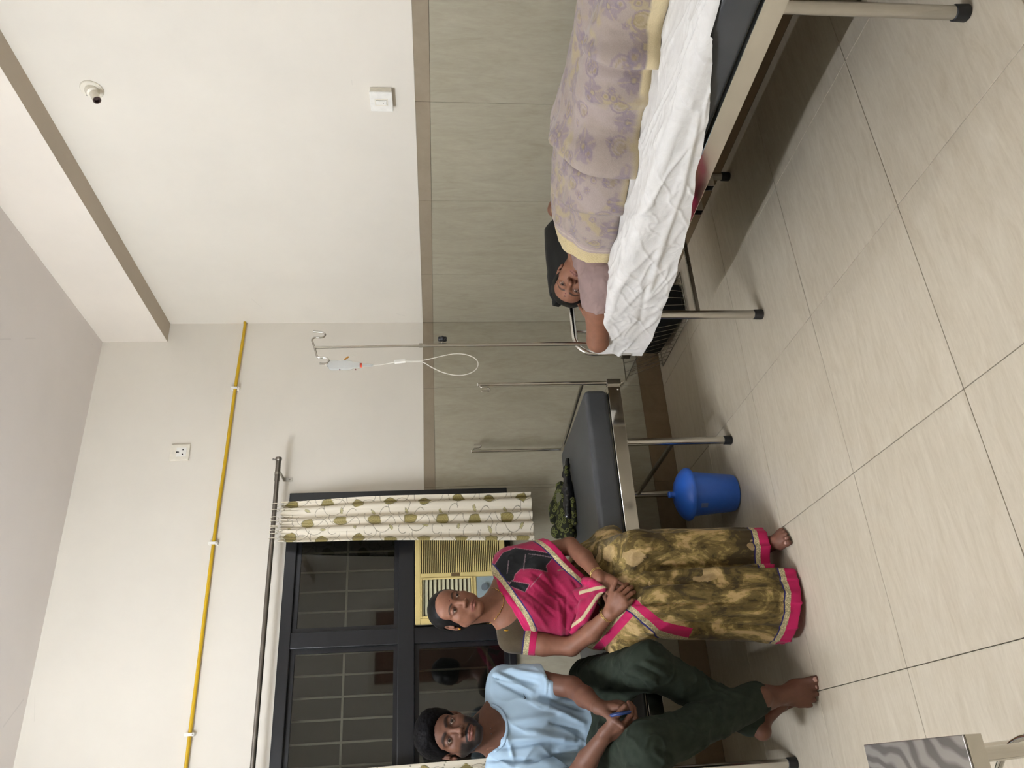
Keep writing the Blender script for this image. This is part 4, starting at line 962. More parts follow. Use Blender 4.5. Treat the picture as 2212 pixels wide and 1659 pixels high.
FL = f2(((-1.7881, -0.9300, 1.0648), (-1.9710, -0.9300, 0.9142), .009, .006), ((-1.7895, -0.9300, 1.0283), (-1.9160, -0.9300, 0.8988), .007, -.005), ((-1.7597, -0.9300, 0.9988), (-1.8638, -0.9300, 0.8780), .009, .006), ((-1.8638, -0.9300, 0.8780), (-1.9901, -0.9300, 0.8709), .009, .006),
        ((-1.7479, -0.9300, 0.9702), (-1.8473, -0.9300, 0.8454), .007, -.006), ((-1.8473, -0.9300, 0.8454), (-1.9874, -0.9300, 0.8544), .007, -.006), ((-1.7456, -0.9300, 0.9330), (-1.9192, -0.9300, 0.8227), .010, .007), ((-1.7548, -0.9300, 0.8854), (-1.7963, -0.9300, 0.8537), .010, .006),
        ((-1.7963, -0.9300, 0.8537), (-1.8849, -0.9300, 0.7975), .009, .007), ((-1.7866, -0.9300, 1.1013), (-1.9793, -0.9300, 0.9597), .007, .004), ((-1.7805, -0.9500, 0.8182), (-1.8541, -0.9500, 0.7830), .008, -.006), ((-1.7294, -0.9000, 1.1185), (-1.7386, -0.9000, 1.0224), .006, -.004),
        ((-1.9841, -0.9300, 0.9296), (-1.9927, -0.9300, 0.8891), .006, .006), ((-1.6792, -0.8800, 1.0735), (-1.6885, -0.8800, 0.9228), .012, .003), ((-1.6671, -0.8800, 0.8830), (-1.7555, -0.9200, 0.8019), .009, .004), ((-1.8585, -0.9700, 0.7794), (-1.9703, -0.9300, 0.8511), .012, .010), ((-1.8791, -0.9800, 0.7596), (-1.9925, -0.9300, 0.8171), .008, -.008))
V = folds(V, Q, FL, V*(1, 0, 1)); N = vnormals(V, Q); V = V+N*(.0022*vnoise(V, 16)+.0012*vnoise(V, 40)+.0030*wrinkle(V*(1, 1, .8), 15))[:, None]
pl_ = from_np('pallu', V, Q, MT['saree_pink'], None); parent_keep(pl_, W)
x, z = V[:, 0], V[:, 2]; d1 = -((V-D1a)@n1); d2 = -((V-D2a)@n2)
cp = noisecol(V, PINKL*.92, .10, 9); cp = mixc(cp, smoothstep(vnoise(V, 7), .0, .5)*.5, SK('#6e1032'))
polys = [[(-1.7158, -0.8700, 1.1347), (-1.6451, -0.8600, 1.0778), (-1.6296, -0.8600, 1.0273), (-1.6728, -0.8800, 0.8835), (-1.6880, -0.8800, 0.8847), (-1.7166, -0.9000, 0.9122), (-1.7428, -0.9000, 0.9105), (-1.7274, -0.9000, 0.9750), (-1.7222, -0.9000, 1.0139), (-1.7417, -0.9000, 1.0375), (-1.7582, -0.9000, 1.0422), (-1.7742, -0.9000, 1.0542), (-1.7390, -0.8800, 1.1289)],
         [(-1.7680, -0.9200, 1.0518), (-1.7924, -0.9200, 0.9871), (-1.8171, -0.9200, 1.0034), (-1.7858, -0.9200, 1.0639)]]
for pg in polys:
    pg = XZ(pg); ins = inpoly(x, z, pg); dd, _ = sdline(x, z, pg+[pg[0]]); cp = mixc(cp, (np.abs(dd) < .0026)*(~ins)*.55, SK('#9a7f86')); cp = mixc(cp, ins.astype(float), BLK)
for pg in ([(-1.7332, -0.8800, 1.1323), (-1.7342, -0.8800, 1.1063), (-1.7120, -0.8800, 1.1015), (-1.7110, -0.8800, 1.1276)],): cp = mixc(cp, inpoly(x, z, XZ(pg)).astype(float), PINKL)
for ln in ([(-1.6632, -0.8800, 0.9893), (-1.7282, -0.9000, 1.0031)], [(-1.6617, -0.8800, 0.9778), (-1.6861, -0.8800, 0.8846)], [(-1.7541, -0.9200, 0.9362), (-1.8022, -0.9300, 0.9814)], [(-1.6835, -0.8800, 1.0586), (-1.7332, -0.9000, 1.0667)]):
    dd, _ = sdline(x, z, XZ(ln)); cp = mixc(cp, (np.abs(dd) < .0018)*.5, SK('#8f7a80'))
fattr(pl_, 'hem', np.minimum(d1, d2))
rip = XZ([(-1.7370, -0.9300, 0.8690), (-1.7259, -0.9300, 0.8157), (-1.7382, -0.9300, 0.8355), (-1.7408, -0.9300, 0.8656)]); cp = mixc(cp, inpoly(x, z, rip).astype(float), SK('#6b5a45'))
colattr(pl_, cp)
# loose end of the pallu gathered into the clasped hands
ps_g = chain([(-1.845, -.935, .795), (-1.85, -1.00, .765), (-1.858, -1.05, .735)], [.034, .024, .014], .015) + chain([(-1.905, -.915, .80), (-1.895, -.985, .775), (-1.87, -1.045, .745)], [.030, .026, .014], .015) + \
       chain([(-1.965, -.905, .825), (-1.935, -.965, .79), (-1.885, -1.03, .757)], [.020, .022, .012], .012) + chain([(-1.80, -.97, .765), (-1.825, -1.02, .745), (-1.852, -1.07, .722)], [.020, .020, .014], .012)
V, Q = mesh_of(ps_g, .0024); N = vnormals(V, Q); V = V+N*(.004*vnoise(V*(1, .6, 1), 34))[:, None]
o = from_np('pallu_end', V, Q, MT['saree_pink'], None); parent_keep(o, W)
cp = noisecol(V, PINKL, .15, 20); lf = (V[:, 0] > -1.852); dz_ = V[:, 1]
cp = mixc(cp, (lf & (dz_ < -.985)).astype(float), PINK); cp = mixc(cp, (lf & (dz_ < -.985) & (V[:, 0] < -1.838)).astype(float), GOLD)
dd, _ = sdline(V[:, 0], V[:, 2], XZ([(-1.9997, -0.9500, 0.8835), (-1.9543, -0.9700, 0.7892), (-1.8844, -1.0000, 0.7330)])); cp = mixc(cp, (np.abs(dd) < .011).astype(float), PINK); cp = mixc(cp, (np.abs(dd-.016) < .006).astype(float), GOLD)
colattr(o, cp); fattr(o, 'hem', np.ones(len(V)))
# skirt of the saree, sitting on the bed edge and falling to the feet
def zhem(x, y=None): return np.where(x > -1.812, .060, .012+.040*np.clip((-1.90-x)/.18, 0, 1)**1.5)
ps_s = [el((-1.800, -.745, .705), (.205, .150, .098), .03), rc((-1.69, -.77, .690), (-1.700, -1.03, .575), .098, .080, .05), rc((-1.915, -.77, .685), (-1.945, -1.035, .580), .110, .088, .05), rc((-1.80, -.80, .69), (-1.825, -1.04, .57), .095, .075, .05),
        rc((-1.700, -1.025, .54), (-1.712, -1.065, -.06), .082, .070, .03), rc((-1.918, -1.035, .54), (-1.945, -1.085, -.06), .092, .105, .05), rc((-1.87, -1.045, .52), (-1.885, -1.110, -.06), .072, .088, .05), rc((-1.955, -1.02, .46), (-2.010, -1.085, -.06), .062, .082, .05), rc((-1.93, -1.03, .46), (-1.95, -1.10, -.06), .09, .10, .05),
        el((-2.0567, -0.9300, 0.6436), (.062, .11, .055), .05), el((-1.5970, -0.8200, 0.6226), (.055, .10, .06), .05)]
ps_s += [clip_fn(lambda P: np.where(P[..., 0] > -1.812, .060, .012+.040*np.clip((-1.90-P[..., 0])/.18, 0, 1)**1.5)-P[..., 2])]
ps_s += [sub(rc((-1.700, -1.05, .07), (-1.712, -1.065, -.08), .050, .055, .01))]
V, Q = mesh_of(ps_s, .0038)
SL = f2(((-1.7927, -1.1200, 0.5528), (-1.8133, -1.1200, 0.0012), .006, -0.0180), ((-1.8080, -1.1200, 0.5192), (-1.8341, -1.1200, 0.0152), .010, 0.0150), ((-1.7596, -1.1000, 0.5433), (-1.7792, -1.1000, 0.1064), .010, 0.0060), ((-1.9226, -1.1200, 0.6149), (-1.9440, -1.1200, 0.2204), .006, -0.0135), ((-1.9461, -1.1200, 0.5744), (-1.9875, -1.1200, 0.0681), .010, 0.0105),
        ((-1.8724, -1.1200, 0.5993), (-1.9207, -1.1200, 0.0349), .011, 0.0090), ((-1.8516, -1.1200, 0.5611), (-1.8725, -1.1200, 0.0240), .008, -0.0075), ((-1.9910, -1.1000, 0.4884), (-2.0374, -1.1000, 0.0713), .009, -0.0090), ((-1.8103, -1.0800, 0.6177), (-1.6710, -1.0500, 0.5001), .008, 0.0075), ((-1.8194, -1.0800, 0.6099), (-1.7104, -1.0500, 0.4314), .008, -0.0075),
        ((-1.6624, -1.0500, 0.4801), (-1.6671, -1.0500, 0.0640), .012, 0.0075), ((-1.6920, -1.0500, 0.4285), (-1.7119, -1.0500, 0.0734), .009, -0.0060), ((-1.7807, -1.0000, 0.6517), (-1.6391, -0.9500, 0.5956), .008, 0.0060), ((-1.9398, -1.0000, 0.6529), (-2.0493, -0.9000, 0.5171), .008, 0.0060), ((-1.9304, -1.1200, 0.2177), (-1.9581, -1.1200, 0.0434), .008, -0.0090))
V = folds(V, Q, SL, V*(1, 0, 1)); N = vnormals(V, Q); V = V+N*(.0035*vnoise(V*(1, 1, .35), 14)+.0015*vnoise(V*(1, 1, .5), 36)+.0065*wrinkle(V*(1, 1, .22), 13, 2.0))[:, None]
sk = from_np('saree_skirt', V, Q, MT['saree_print'], None); parent_keep(sk, W)
x, z = V[:, 0], V[:, 2]; fattr(sk, 'hem', z-zhem(x)); fr_ = V[:, 1] < -.78
def ext(pts):
    (x0, z0), (x1, z1) = pts[0], pts[1]; a_ = (x0+(x0-x1)*20, z0+(z0-z1)*20); (x0, z0), (x1, z1) = pts[-1], pts[-2]; return [a_]+pts+[(x0+(x0-x1)*20, z0+(z0-z1)*20)]
p1 = XZ([(-2.1134, -0.9300, 0.8288), (-2.0390, -0.9500, 0.7265), (-1.9197, -1.0800, 0.6106)]); dd, T_ = sdline(x, z, ext(p1)); fattr(sk, 'band1', dd+.015); fattr(sk, 'gate1', fr_ & (T_ < 3.0))
p2 = XZ([(-1.9130, -1.1000, 0.6248), (-1.9620, -1.1000, 0.5823), (-2.0023, -1.0800, 0.5287), (-2.0287, -1.0800, 0.4184)]); dd, T_ = sdline(x, z, ext(p2)); fattr(sk, 'band2', -dd+.014); fattr(sk, 'gate2', fr_ & (T_ > 1.0) & (T_ < 4.0))
# ---------------------------------------------------------------- the seated man
t = NT('tshirt_blue'); P = t.pos('Object'); n = t.noise(P, 420, 2); n1 = t.noise(P, 14, 4, .55, .8); t.col(t.attr('Col')); t.p(rough=.8, spec=.2); t.bump(t.math('ADD', t.math('MULTIPLY', n, .08), n1), .20, .006)
t = NT('trouser_cloth'); P = t.pos('Object'); n = t.noise(P, 380, 2); n1 = t.noise(P, 30, 4); t.col(t.ramp(n1, [(.3, '#1e241d'), (.7, '#293027')])); t.p(rough=.9, spec=.15); t.bump(n, .15, .001)
Mn = thing('person', 'bearded man in a light blue T-shirt and dark trousers holding a phone', 'person', (-2.30, -1.0, 0))
mR = basis((.12, -.992, .030), (.150, .057, .985)); ms = 1.02; mo = np.array([-2.306, -1.0, 1.308]) - mR[:, 1]*.087*ms
HM = lambda p: mR @ (np.array(p)*ms) + mo
rsh, lsh = (-2.462, -.86, 1.115), (-2.140, -.835, 1.095)
rel, lel = (-2.4989, -0.9800, 0.8952), (-2.1809, -0.9600, 0.8556)
rwr, lwr = (-2.3586, -1.1700, 0.7942), (-2.2683, -1.1500, 0.8027)
def mtorso(e=0.0):
    return [el((-2.275, -.745, .745), (.150+e, .120+e, .11+e), .03), el((-2.296, -.775, .87), (.118+e, .100+e, .14+e), .06), el((-2.302, -.815, 1.00), (.138+e, .105+e, .12+e), .06),
            rc((-2.42, -.855, 1.095), (-2.190, -.835, 1.085), .064+e, .064+e, .05), el((-2.365, -.86, 1.03), (.070+e, .06+e, .065+e), .03), el((-2.240, -.855, 1.02), (.070+e, .06+e, .065+e), .03)]
neck = [rc((-2.302, -.865, 1.115), HM((0, -.022, -.045)), .060, .054, .04), rc((-2.39, -.855, 1.130), (-2.325, -.865, 1.175), .036, .042, .035), rc((-2.205, -.84, 1.122), (-2.275, -.86, 1.175), .036, .042, .035)]
ps = mtorso() + neck
ps += chain([rsh, (-2.485, -.91, 1.0), rel], [.050, .043, .036], .02) + chain([rel, tuple((np.array(rel)+rwr)/2), rwr], [.036, .035, .0245], .015)
ps += chain([lsh, (-2.150, -.885, .97), lel], [.050, .043, .037], .02) + chain([lel, tuple((np.array(lel)+lwr)/2+(0.0, 0, .0)), lwr], [.037, .036, .0245], .015)
ps += place(head_prims(lid=1.0, male=True, jaw=1.10, nose=1.05, lips=1.0, full=1.03), mR, mo, ms)
lhR = basis((-.02, -.42, -.90), (1, -.25, .15)); rhR = basis((.20, -.40, -.88), (-.95, -.45, .10))
ps += place(hand_prims(1, (.42, .50, .58, .62), .55, .02, .75, .35), lhR, lwr, .98) + place(hand_prims(-1, (.55, .60, .62, .66), .35, .02, .55, .25), rhR, rwr, .98)
hipL, hipR = (-2.155, -.76, .735), (-2.37, -.76, .74)
knL, knR = (-2.140, -1.150, .612), (-2.408, -1.235, .668)
anR, anL = np.array((-2.2620, -1.0850, 0.1815)), np.array((-2.3471, -0.9850, 0.1824))
ps += chain([hipL, knL, anL], [.08, .055, .036], .02) + chain([hipR, knR, anR], [.08, .055, .036], .02)
rfR = basis((.04, -.60, -.80), (.0, -.80, .60)); lfR_ = basis((.28, -.38, -.88), (-.75, -.55, .1))
ps += place(foot_prims(-1), rfR, anR, 1.1) + place(foot_prims(1), lfR_, anL, .95)
fb = lambda c, a, b: (np.array(c)-a, np.array(c)+b)
V, Q = body_mesh(ps, .0053, [fb(mo, (.14, .15, .145), (.14, .14, .16)), ((-2.42, -1.42, .62), (-2.18, -1.10, .84), .0021), ((-2.42, -1.30, -.02), (-2.14, -.90, .20), .0022)][0:0] + [((*(mo-.145),)[0:3], mo+.16, .0018), ((-2.42, -1.42, .62), (-2.18, -1.10, .85), .0021), ((-2.44, -1.32, -.03), (-2.12, -.88, .21), .0022)])
V[:, 2] = np.maximum(V[:, 2], .0008)
mb = from_np('body', V, Q, MT['skin'], None); parent_keep(mb, Mn)
L = (V-mo)@mR/ms; col = noisecol(V, SK('#5f3f30'), .05, 30); hd_ = (L[:, 2] > -.15)&(np.abs(L[:, 0]) < .1)
fc = face_paint(L, col.copy(), SK('#6a3f36'), SK('#0e0b0a'), 1.45, beard=1.0, hairc=SK('#0d0b0b')); col[hd_] = fc[hd_]
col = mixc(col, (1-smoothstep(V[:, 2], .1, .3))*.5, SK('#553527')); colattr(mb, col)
eyes(mR, mo, ms, mb, look=(-.05, .0))
def nails2(R, o, s, side, parent): toe_nails(R, o, s, side, parent)
nails2(rfR, anR, 1.1, -1, mb)
# short thick hair
ps_h = place([el((0, -.006, .044), (.0850, .0990, .0840), .01), el((0, .036, .080), (.068, .062, .042), .03), el((0, -.045, .075), (.066, .060, .050), .03), plane((0, .084, .0520), (0, .74, -.67), .006), sub(el((0, .114, -.038), (.060, .075, .084), .012)), clip_fn(lambda P: -.06-P[..., 2]) if False else plane((0, -.05, -.055), (0, -.35, -1), .01),
              sub(el((.076, .0, -.012), (.016, .034, .034), .006)), sub(el((-.076, .0, -.012), (.016, .034, .034), .006))], mR, mo, ms)
V, Q = mesh_of(ps_h, .0020, mo-.15, mo+.17); Lh = (V-mo)@mR/ms; N = vnormals(V, Q)
am = smoothstep(Lh[:, 2], .02, .09); V = V+N*((.0022*vnoise(Lh*(1, .6, 1), 50)+.0012*vnoise(Lh, 150))*am+.0006*vnoise(Lh, 160))[:, None]
o = from_np('hair', V, Q, MT['hair_short'], None); parent_keep(o, Mn)
# T-shirt
slv = (-2.155, -.888, .945)
ps_t = mtorso(.018) + [rc((-2.296, -.80, .86), (-2.290, -.795, .79), .124, .132, .05, flat=((0, 1, 0), .86)), clip_fn(lambda P: .775-P[..., 2])] + [rc(lsh, (-2.152, -.895, .935), .066, .063, .03), rc(rsh, (-2.49, -.915, .93), .068, .062, .03)]
ps_t += [sub(q) for q in [rc((-2.302, -.862, 1.10), HM((0, -.022, -.040)), .066, .058, .004), el((-2.300, -.94, 1.172), (.080, .14, .068), .004)]]
ps_t += [clip_fn(lambda P: np.where((P[..., 0] > -2.156+.10*(P[..., 2]-.95)) | (P[..., 0] < -2.45), .950+.10*(P[..., 0]+2.15)*(P[..., 0] > -2.3)-P[..., 2], -1.0))]
V, Q = mesh_of(ps_t, .0036)
TF = f2(((-2.1246, -0.9000, 1.1374), (-2.1541, -0.9200, 1.0500), .006, -0.0102), ((-2.1151, -0.9000, 1.1300), (-2.1857, -0.9200, 1.0000), .008, 0.0119), ((-2.1146, -0.9000, 1.1072), (-2.1639, -0.9200, 0.9810), .008, -0.0102), ((-2.1043, -0.9000, 1.0803), (-2.1355, -0.9200, 0.9614), .009, 0.0102), ((-2.1379, -0.9000, 1.1346), (-2.2024, -0.9200, 1.0185), .007, -0.0085),
        ((-2.3460, -0.9500, 1.1395), (-2.3458, -0.9500, 0.8629), .012, 0.0119), ((-2.3690, -0.9500, 1.1324), (-2.3564, -0.9500, 0.9482), .009, -0.0119), ((-2.2874, -0.9500, 1.0946), (-2.2679, -0.9500, 0.8726), .012, 0.0102), ((-2.2201, -0.9300, 1.0035), (-2.3006, -0.9300, 0.8177), .010, 0.0119), ((-2.2059, -0.9300, 0.9679), (-2.2536, -0.9300, 0.8129), .009, -0.0102),
        ((-2.3216, -0.9500, 1.0296), (-2.3615, -0.9300, 0.8358), .010, 0.0119), ((-2.4034, -0.9200, 1.1652), (-2.4202, -0.9200, 0.9998), .008, -0.0119), ((-2.4313, -0.9200, 1.0672), (-2.4192, -0.9200, 0.8821), .010, 0.0119), ((-2.2954, -0.9500, 0.9432), (-2.3325, -0.9500, 0.8242), .008, -0.0119), ((-2.3873, -0.9500, 0.9340), (-2.3778, -0.9500, 0.8322), .009, 0.0119), ((-2.3021, -0.9500, 1.1089), (-2.4088, -0.9500, 1.0850), .008, 0.0068), ((-2.1002, -0.9200, 0.9411), (-2.1977, -0.9200, 0.9523), .003, 0.0051))
V = folds(V, Q, TF, V*(1, 0, 1)); N = vnormals(V, Q); V = V+N*(.0035*vnoise(V*(1, 1, .7), 11)+.0015*vnoise(V, 28)+.0050*wrinkle((V@np.array([[.8, 0, .6], [0, .6, 0], [-.6, 0, .8]]))*(1, 1, .45), 9, 1.0))[:, None]
ts = from_np('tshirt', V, Q, MT['tshirt_blue'], None); parent_keep(ts, Mn)
colattr(ts, noisecol(V, SK('#9cb3c5'), .03, 12))
cpts = []
for k in range(25):
    a_ = PI*(k/24); q_ = surf(None, -2.300-.083*math.cos(a_), 1.168-.070*math.sin(a_)**.9, .001) if False else (-2.300-.080*math.cos(a_), 0, 1.170-.064*math.sin(a_))
    cpts.append(q_)
# small black check-shaped sports mark on the chest
sw = [(0, 0), (-.005, -.0022), (-.010, -.0048), (-.0150, -.0072), (-.0185, -.0082), (-.0215, -.0078), (-.0228, -.0056), (-.0222, -.0025), (-.0205, .0008), (-.0200, -.0022), (-.0192, -.0042), (-.0170, -.0048), (-.0130, -.0038), (-.0080, -.0022)]
tpt = (-2.1875, -0.9000, 1.0355)
from mathutils.bvhtree import BVHTree
def surf(o_, x_, z_, off):
    global _bv
    h = _bv.ray_cast(Vector((x_, -2, z_)), Vector((0, 1, 0)))[0]
    return (x_, (h.y if h is not None else -.93)-off, z_)
_bv = BVHTree.FromPolygons([Vector(p) for p in V.tolist()], Q.tolist())
cp_ = [surf(ts, q_[0], q_[2]-.004, .0005) for q_ in cpts[2:-2]]
bm = B(); tube(bm, smooth_path(cp_, 2), .0058, 10); o = obj('collar', bm, MT['tshirt_blue'], None, smooth=True); parent_keep(o, Mn); colattr(o, np.tile(SK('#96adc0'), (len(o.data.vertices), 1)))
P_ = [surf(ts, tpt[0]+a, tpt[2]+b, .003) for a, b in sw]
bm = B(); vv_ = [bm.verts.new(p) for p in P_]; f_ = bm.faces.new(vv_); bmesh.ops.triangulate(bm, faces=[f_]); o = obj('chest_mark', bm, simple('black_print', '#0b0b10', .5), None); parent_keep(o, Mn)
bm = B()
# trousers
ps_k = [el((-2.262, -.745, .742), (.185, .138, .105), .03), rc(hipL, knL, .098, .074, .05), rc(hipR, knR, .100, .078, .05), rc((-2.262, -.80, .73), (-2.265, -.93, .70), .10, .06, .05),
        rc(knL, tuple(anL+(.02, .005, .03)), .073, .058, .04), rc(knR, tuple(anR+(-.004, .0, .035)), .076, .060, .04), el(tuple(np.array(knR)+(0, .02, -.01)), (.07, .07, .07), .03)]
dR = (anR-knR)/np.linalg.norm(anR-knR); dL = (anL-knL)/np.linalg.norm(anL-knL)
ps_k += [clip_fn(lambda P: np.where(P[..., 2] < .40, np.minimum(np.where(P[..., 1] < 9, (P-(anR+dR*.0))@dR, 9), 9), -1))]
ps_k = ps_k[:-1]
V, Q = mesh_of(ps_k, .0045)
def kn(x_, y_, Y_=-1.15): return onXZ
KF = f2(((-2.1746, -1.1000, 0.6944), (-2.2190, -1.1200, 0.6211), .006, -.007), ((-2.1550, -1.1000, 0.6802), (-2.2011, -1.1200, 0.6103), .006, .006), ((-2.1448, -1.1000, 0.6653), (-2.1901, -1.1200, 0.5835), .006, -.007), ((-2.1379, -1.1000, 0.6441), (-2.1835, -1.1200, 0.5607), .006, .006), ((-2.1324, -1.1000, 0.6264), (-2.1736, -1.1200, 0.5390), .006, -.006),
        ((-2.4124, -1.2000, 0.6594), (-2.4433, -1.2000, 0.6012), .007, -.007), ((-2.4257, -1.2000, 0.6691), (-2.4629, -1.2000, 0.6198), .007, .006), ((-2.1701, -1.1000, 0.4649), (-2.2765, -1.0500, 0.2615), .010, .004), ((-2.3297, -1.1500, 0.5544), (-2.2817, -1.1000, 0.2462), .012, .004), ((-2.1386, -1.0000, 0.6949), (-2.2056, -0.9000, 0.7535), .010, .006), ((-2.3081, -1.0000, 0.7661), (-2.4244, -0.9000, 0.7775), .010, .006))
V = folds(V, Q, KF, V*(1, 0, 1)); N = vnormals(V, Q); V = V+N*(.003*vnoise(V, 16)+.0015*vnoise(V, 38)+.0060*smoothstep(V[:, 2], .24, .40)*wrinkle(V, 12, 4.0))[:, None]
o = from_np('trousers', V, Q, MT['trouser_cloth'], None); parent_keep(o, Mn)
# phone
simple('phone_blue', '#1f3468', .3)
pc = np.array((-2.2985, -1.2350, 0.7465)); pR = basis((.08, .97, -.18), (1, .05, .1)); 
ph = thing('phone', 'dark blue phone held in both hands of the man in the blue T-shirt', 'phone', tuple(pc))
def pbx(name, a, b, m, bev):
    bm = B(); boxmm(bm, a, b); bmesh.ops.bevel(bm, geom=list(bm.edges), offset=bev, segments=3, affect='EDGES'); bmesh.ops.transform(bm, matrix=Matrix(pR.tolist()).to_4x4(), verts=bm.verts); return obj(name, bm, m, ph, smooth=True)
pbx('phone_case', (-.036, -.02, -.0055), (.036, .125, .0050), MT['phone_blue'], .003); pbx('screen', (-.033, -.017, .0048), (.033, .122, .0056), MT['black_plastic'], .0003)
# ---------------------------------------------------------------- the patient lying on bed 1
Pt = thing('person', 'patient lying on the right-hand bed, head on a bent arm, under a floral blanket', 'person', (-.55, -1.8, .66))
pR_ = basis((-.794, -.427, .433), (-.335, .901, .274)); s_ = 1.03
po = np.array([-.69, -1.372, .793]) - pR_[:, 1]*.087*s_
HP = lambda p: pR_ @ (np.array(p)*s_) + po
shN = np.array((-0.7350, -1.5393, 0.7054)); elN = np.array((-0.8750, -1.2498, 0.6678)); shF = np.array((-.37, -1.50, .735))
wrN = np.array((-0.7920, -1.2835, 0.6765)); 
tors = [rc((-.665, -1.53, .715), (-.42, -1.51, .735), .062, .060, .05), el((-.53, -1.63, .728), (.150, .14, .078), .06), el((-.50, -1.82, .73), (.13, .16, .078), .06), el((-.47, -2.02, .735), (.15, .13, .085), .06)]
ps = tors + [rc((-.575, -1.48, .755), HP((0, -.02, -.045)), .050, .046, .04)]
ps += chain([tuple(shN), tuple((shN+elN)/2), tuple(elN)], [.058, .056, .044], .02) + chain([tuple(elN+(.004, .0, .004)), tuple((elN+wrN)/2), tuple(wrN)], [.040, .036, .026], .02) + [rc(tuple(elN), tuple(elN+(-.012, .040, -.004)), .036, .016, .02)]
hR_ = basis((.36, .24, .10), (.1, .9, .3)); ps += place(hand_prims(1, (.7, .7, .7, .7), .5, .02, .5, .2), hR_, wrN, .82)
ps += chain([tuple(shF), (-.20, -1.40, .75), (-.14, -1.22, .775)], [.05, .042, .036], .02) + chain([(-.14, -1.22, .775), (-.22, -1.30, .80), (-.33, -1.43, .81)], [.036, .030, .024], .02)
ps += chain([(-.50, -2.05, .735), (-.47, -2.45, .745), (-.45, -2.80, .72)], [.075, .050, .035], .03) + chain([(-.38, -2.05, .74), (-.33, -2.45, .76), (-.32, -2.80, .72)], [.075, .050, .035], .03)
ps += place(head_prims(lid=.62, full=1.04, nose=1.03, lips=1.0), pR_, po, s_)
V, Q = body_mesh(ps, .0055, [(po-.145, po+.145, .0018)])
pb = from_np('body', V, Q, MT['skin'], None); parent_keep(pb, Pt)
L = (V-po)@pR_/s_; col = noisecol(V, SK('#7f5743'), .05, 30); hd_ = (L[:, 2] > -.15)&(np.abs(L[:, 0]) < .1)
hd_ &= ~((L[:, 0] > .055) & (L[:, 1] > .02) | (L[:, 2] > .075)); fc = face_paint(L, col.copy(), SK('#80554d'), SK('#1a130f'), 1.0, bindi=[(-.002, .027, .0030, SK('#5a1f22')), (0, .040, .0034, SK('#3c0a0c'))], lid_shade=.55); col[hd_] = fc[hd_]
colattr(pb, col); eyes(pR_, po, s_, pb, look=(.1, .02))
ps_h = place([el((0, -.010, .034), (.0785, .0975, .0850), .01), el((.02, -.075, .045), (.055, .045, .055), .03), el((.0, -.030, .080), (.078, .074, .056), .03), plane((0, .0800, .0560), (0, .78, -.62), .006), sub(el((0, .112, -.035), (.062, .078, .088), .012)), plane((0, -.05, -.065), (0, -.35, -1), .01)], pR_, po, s_)
V, Q = mesh_of(ps_h, .0020, po-.15, po+.15); Lh = (V-po)@pR_/s_; N = vnormals(V, Q); V = V+N*(.0014*vnoise(Lh*(1, .5, 1), 50))[:, None]
o = from_np('hair', V, Q, MT['hair_combed'], None); parent_keep(o, Pt)
# faded mauve-grey shirt
t = NT('mauve_cloth'); P = t.pos('Object'); n = t.noise(P, 420, 2); n1 = t.noise(P, 26, 4, .6, .8); v = t.noise(P, 9, 4)
t.col(t.ramp(v, [(.3, '#7d6a66'), (.7, '#917d78')])); t.p(rough=.9, spec=.15); t.bump(t.math('ADD', t.math('MULTIPLY', n, .1), n1), .25, .005)
cut = shN+(elN-shN)*.44; cd_ = (elN-shN)/np.linalg.norm(elN-shN)
def infl(ps, e):
    out = []
    for q in ps:
        q = dict(q)
        if 'r' in q: q['r'] = q['r']+e
        else: q['ra'] += e; q['rb'] += e
        out.append(q)
    return out
ps_t = infl(tors[:3], .012) + [rc(tuple(shN), tuple(shN+(elN-shN)*.9), .072, .066, .03), rc(tuple(shF), (-.25, -1.43, .75), .062, .055, .03)]
ps_t += [clip_fn(lambda P: np.where((P[..., 1] > -1.46) & (P[..., 0] < -.70), (P-cut)@cd_, -1.0))]
ps_t += [sub(el(tuple(np.array(HP((0, -.0, -.085)))), (.070, .075, .060), .006))]
V, Q = mesh_of(ps_t, .0042)
SF = [((-0.6000, -1.4460, 0.7733), (-0.6800, -1.4297, 0.7365), .010, .005), ((-0.6800, -1.5547, 0.7427), (-0.7400, -1.5153, 0.6868), .009, -.005), ((-0.7000, -1.6261, 0.7301), (-0.7600, -1.5124, 0.6663), .008, .006), ((-0.6800, -1.4776, 0.7445), (-0.7400, -1.3852, 0.7237), .006, -.004), ((-0.7600, -1.5745, 0.7038), (-0.7800, -1.4448, 0.6555), .008, -.005), ((-0.5000, -1.4381, 0.7722), (-0.6200, -1.4419, 0.7401), .012, .004)]
V = folds(V, Q, SF); N = vnormals(V, Q); V = V+N*(.0035*vnoise(V, 18)+.0015*vnoise(V, 42)+.0055*wrinkle(V*(1, .5, 1), 13, 1.5)+.0025*wrinkle(V*(1.5, .7, 1), 22, 5.))[:, None]
o = from_np('shirt', V, Q, MT['mauve_cloth'], None); parent_keep(o, Pt)
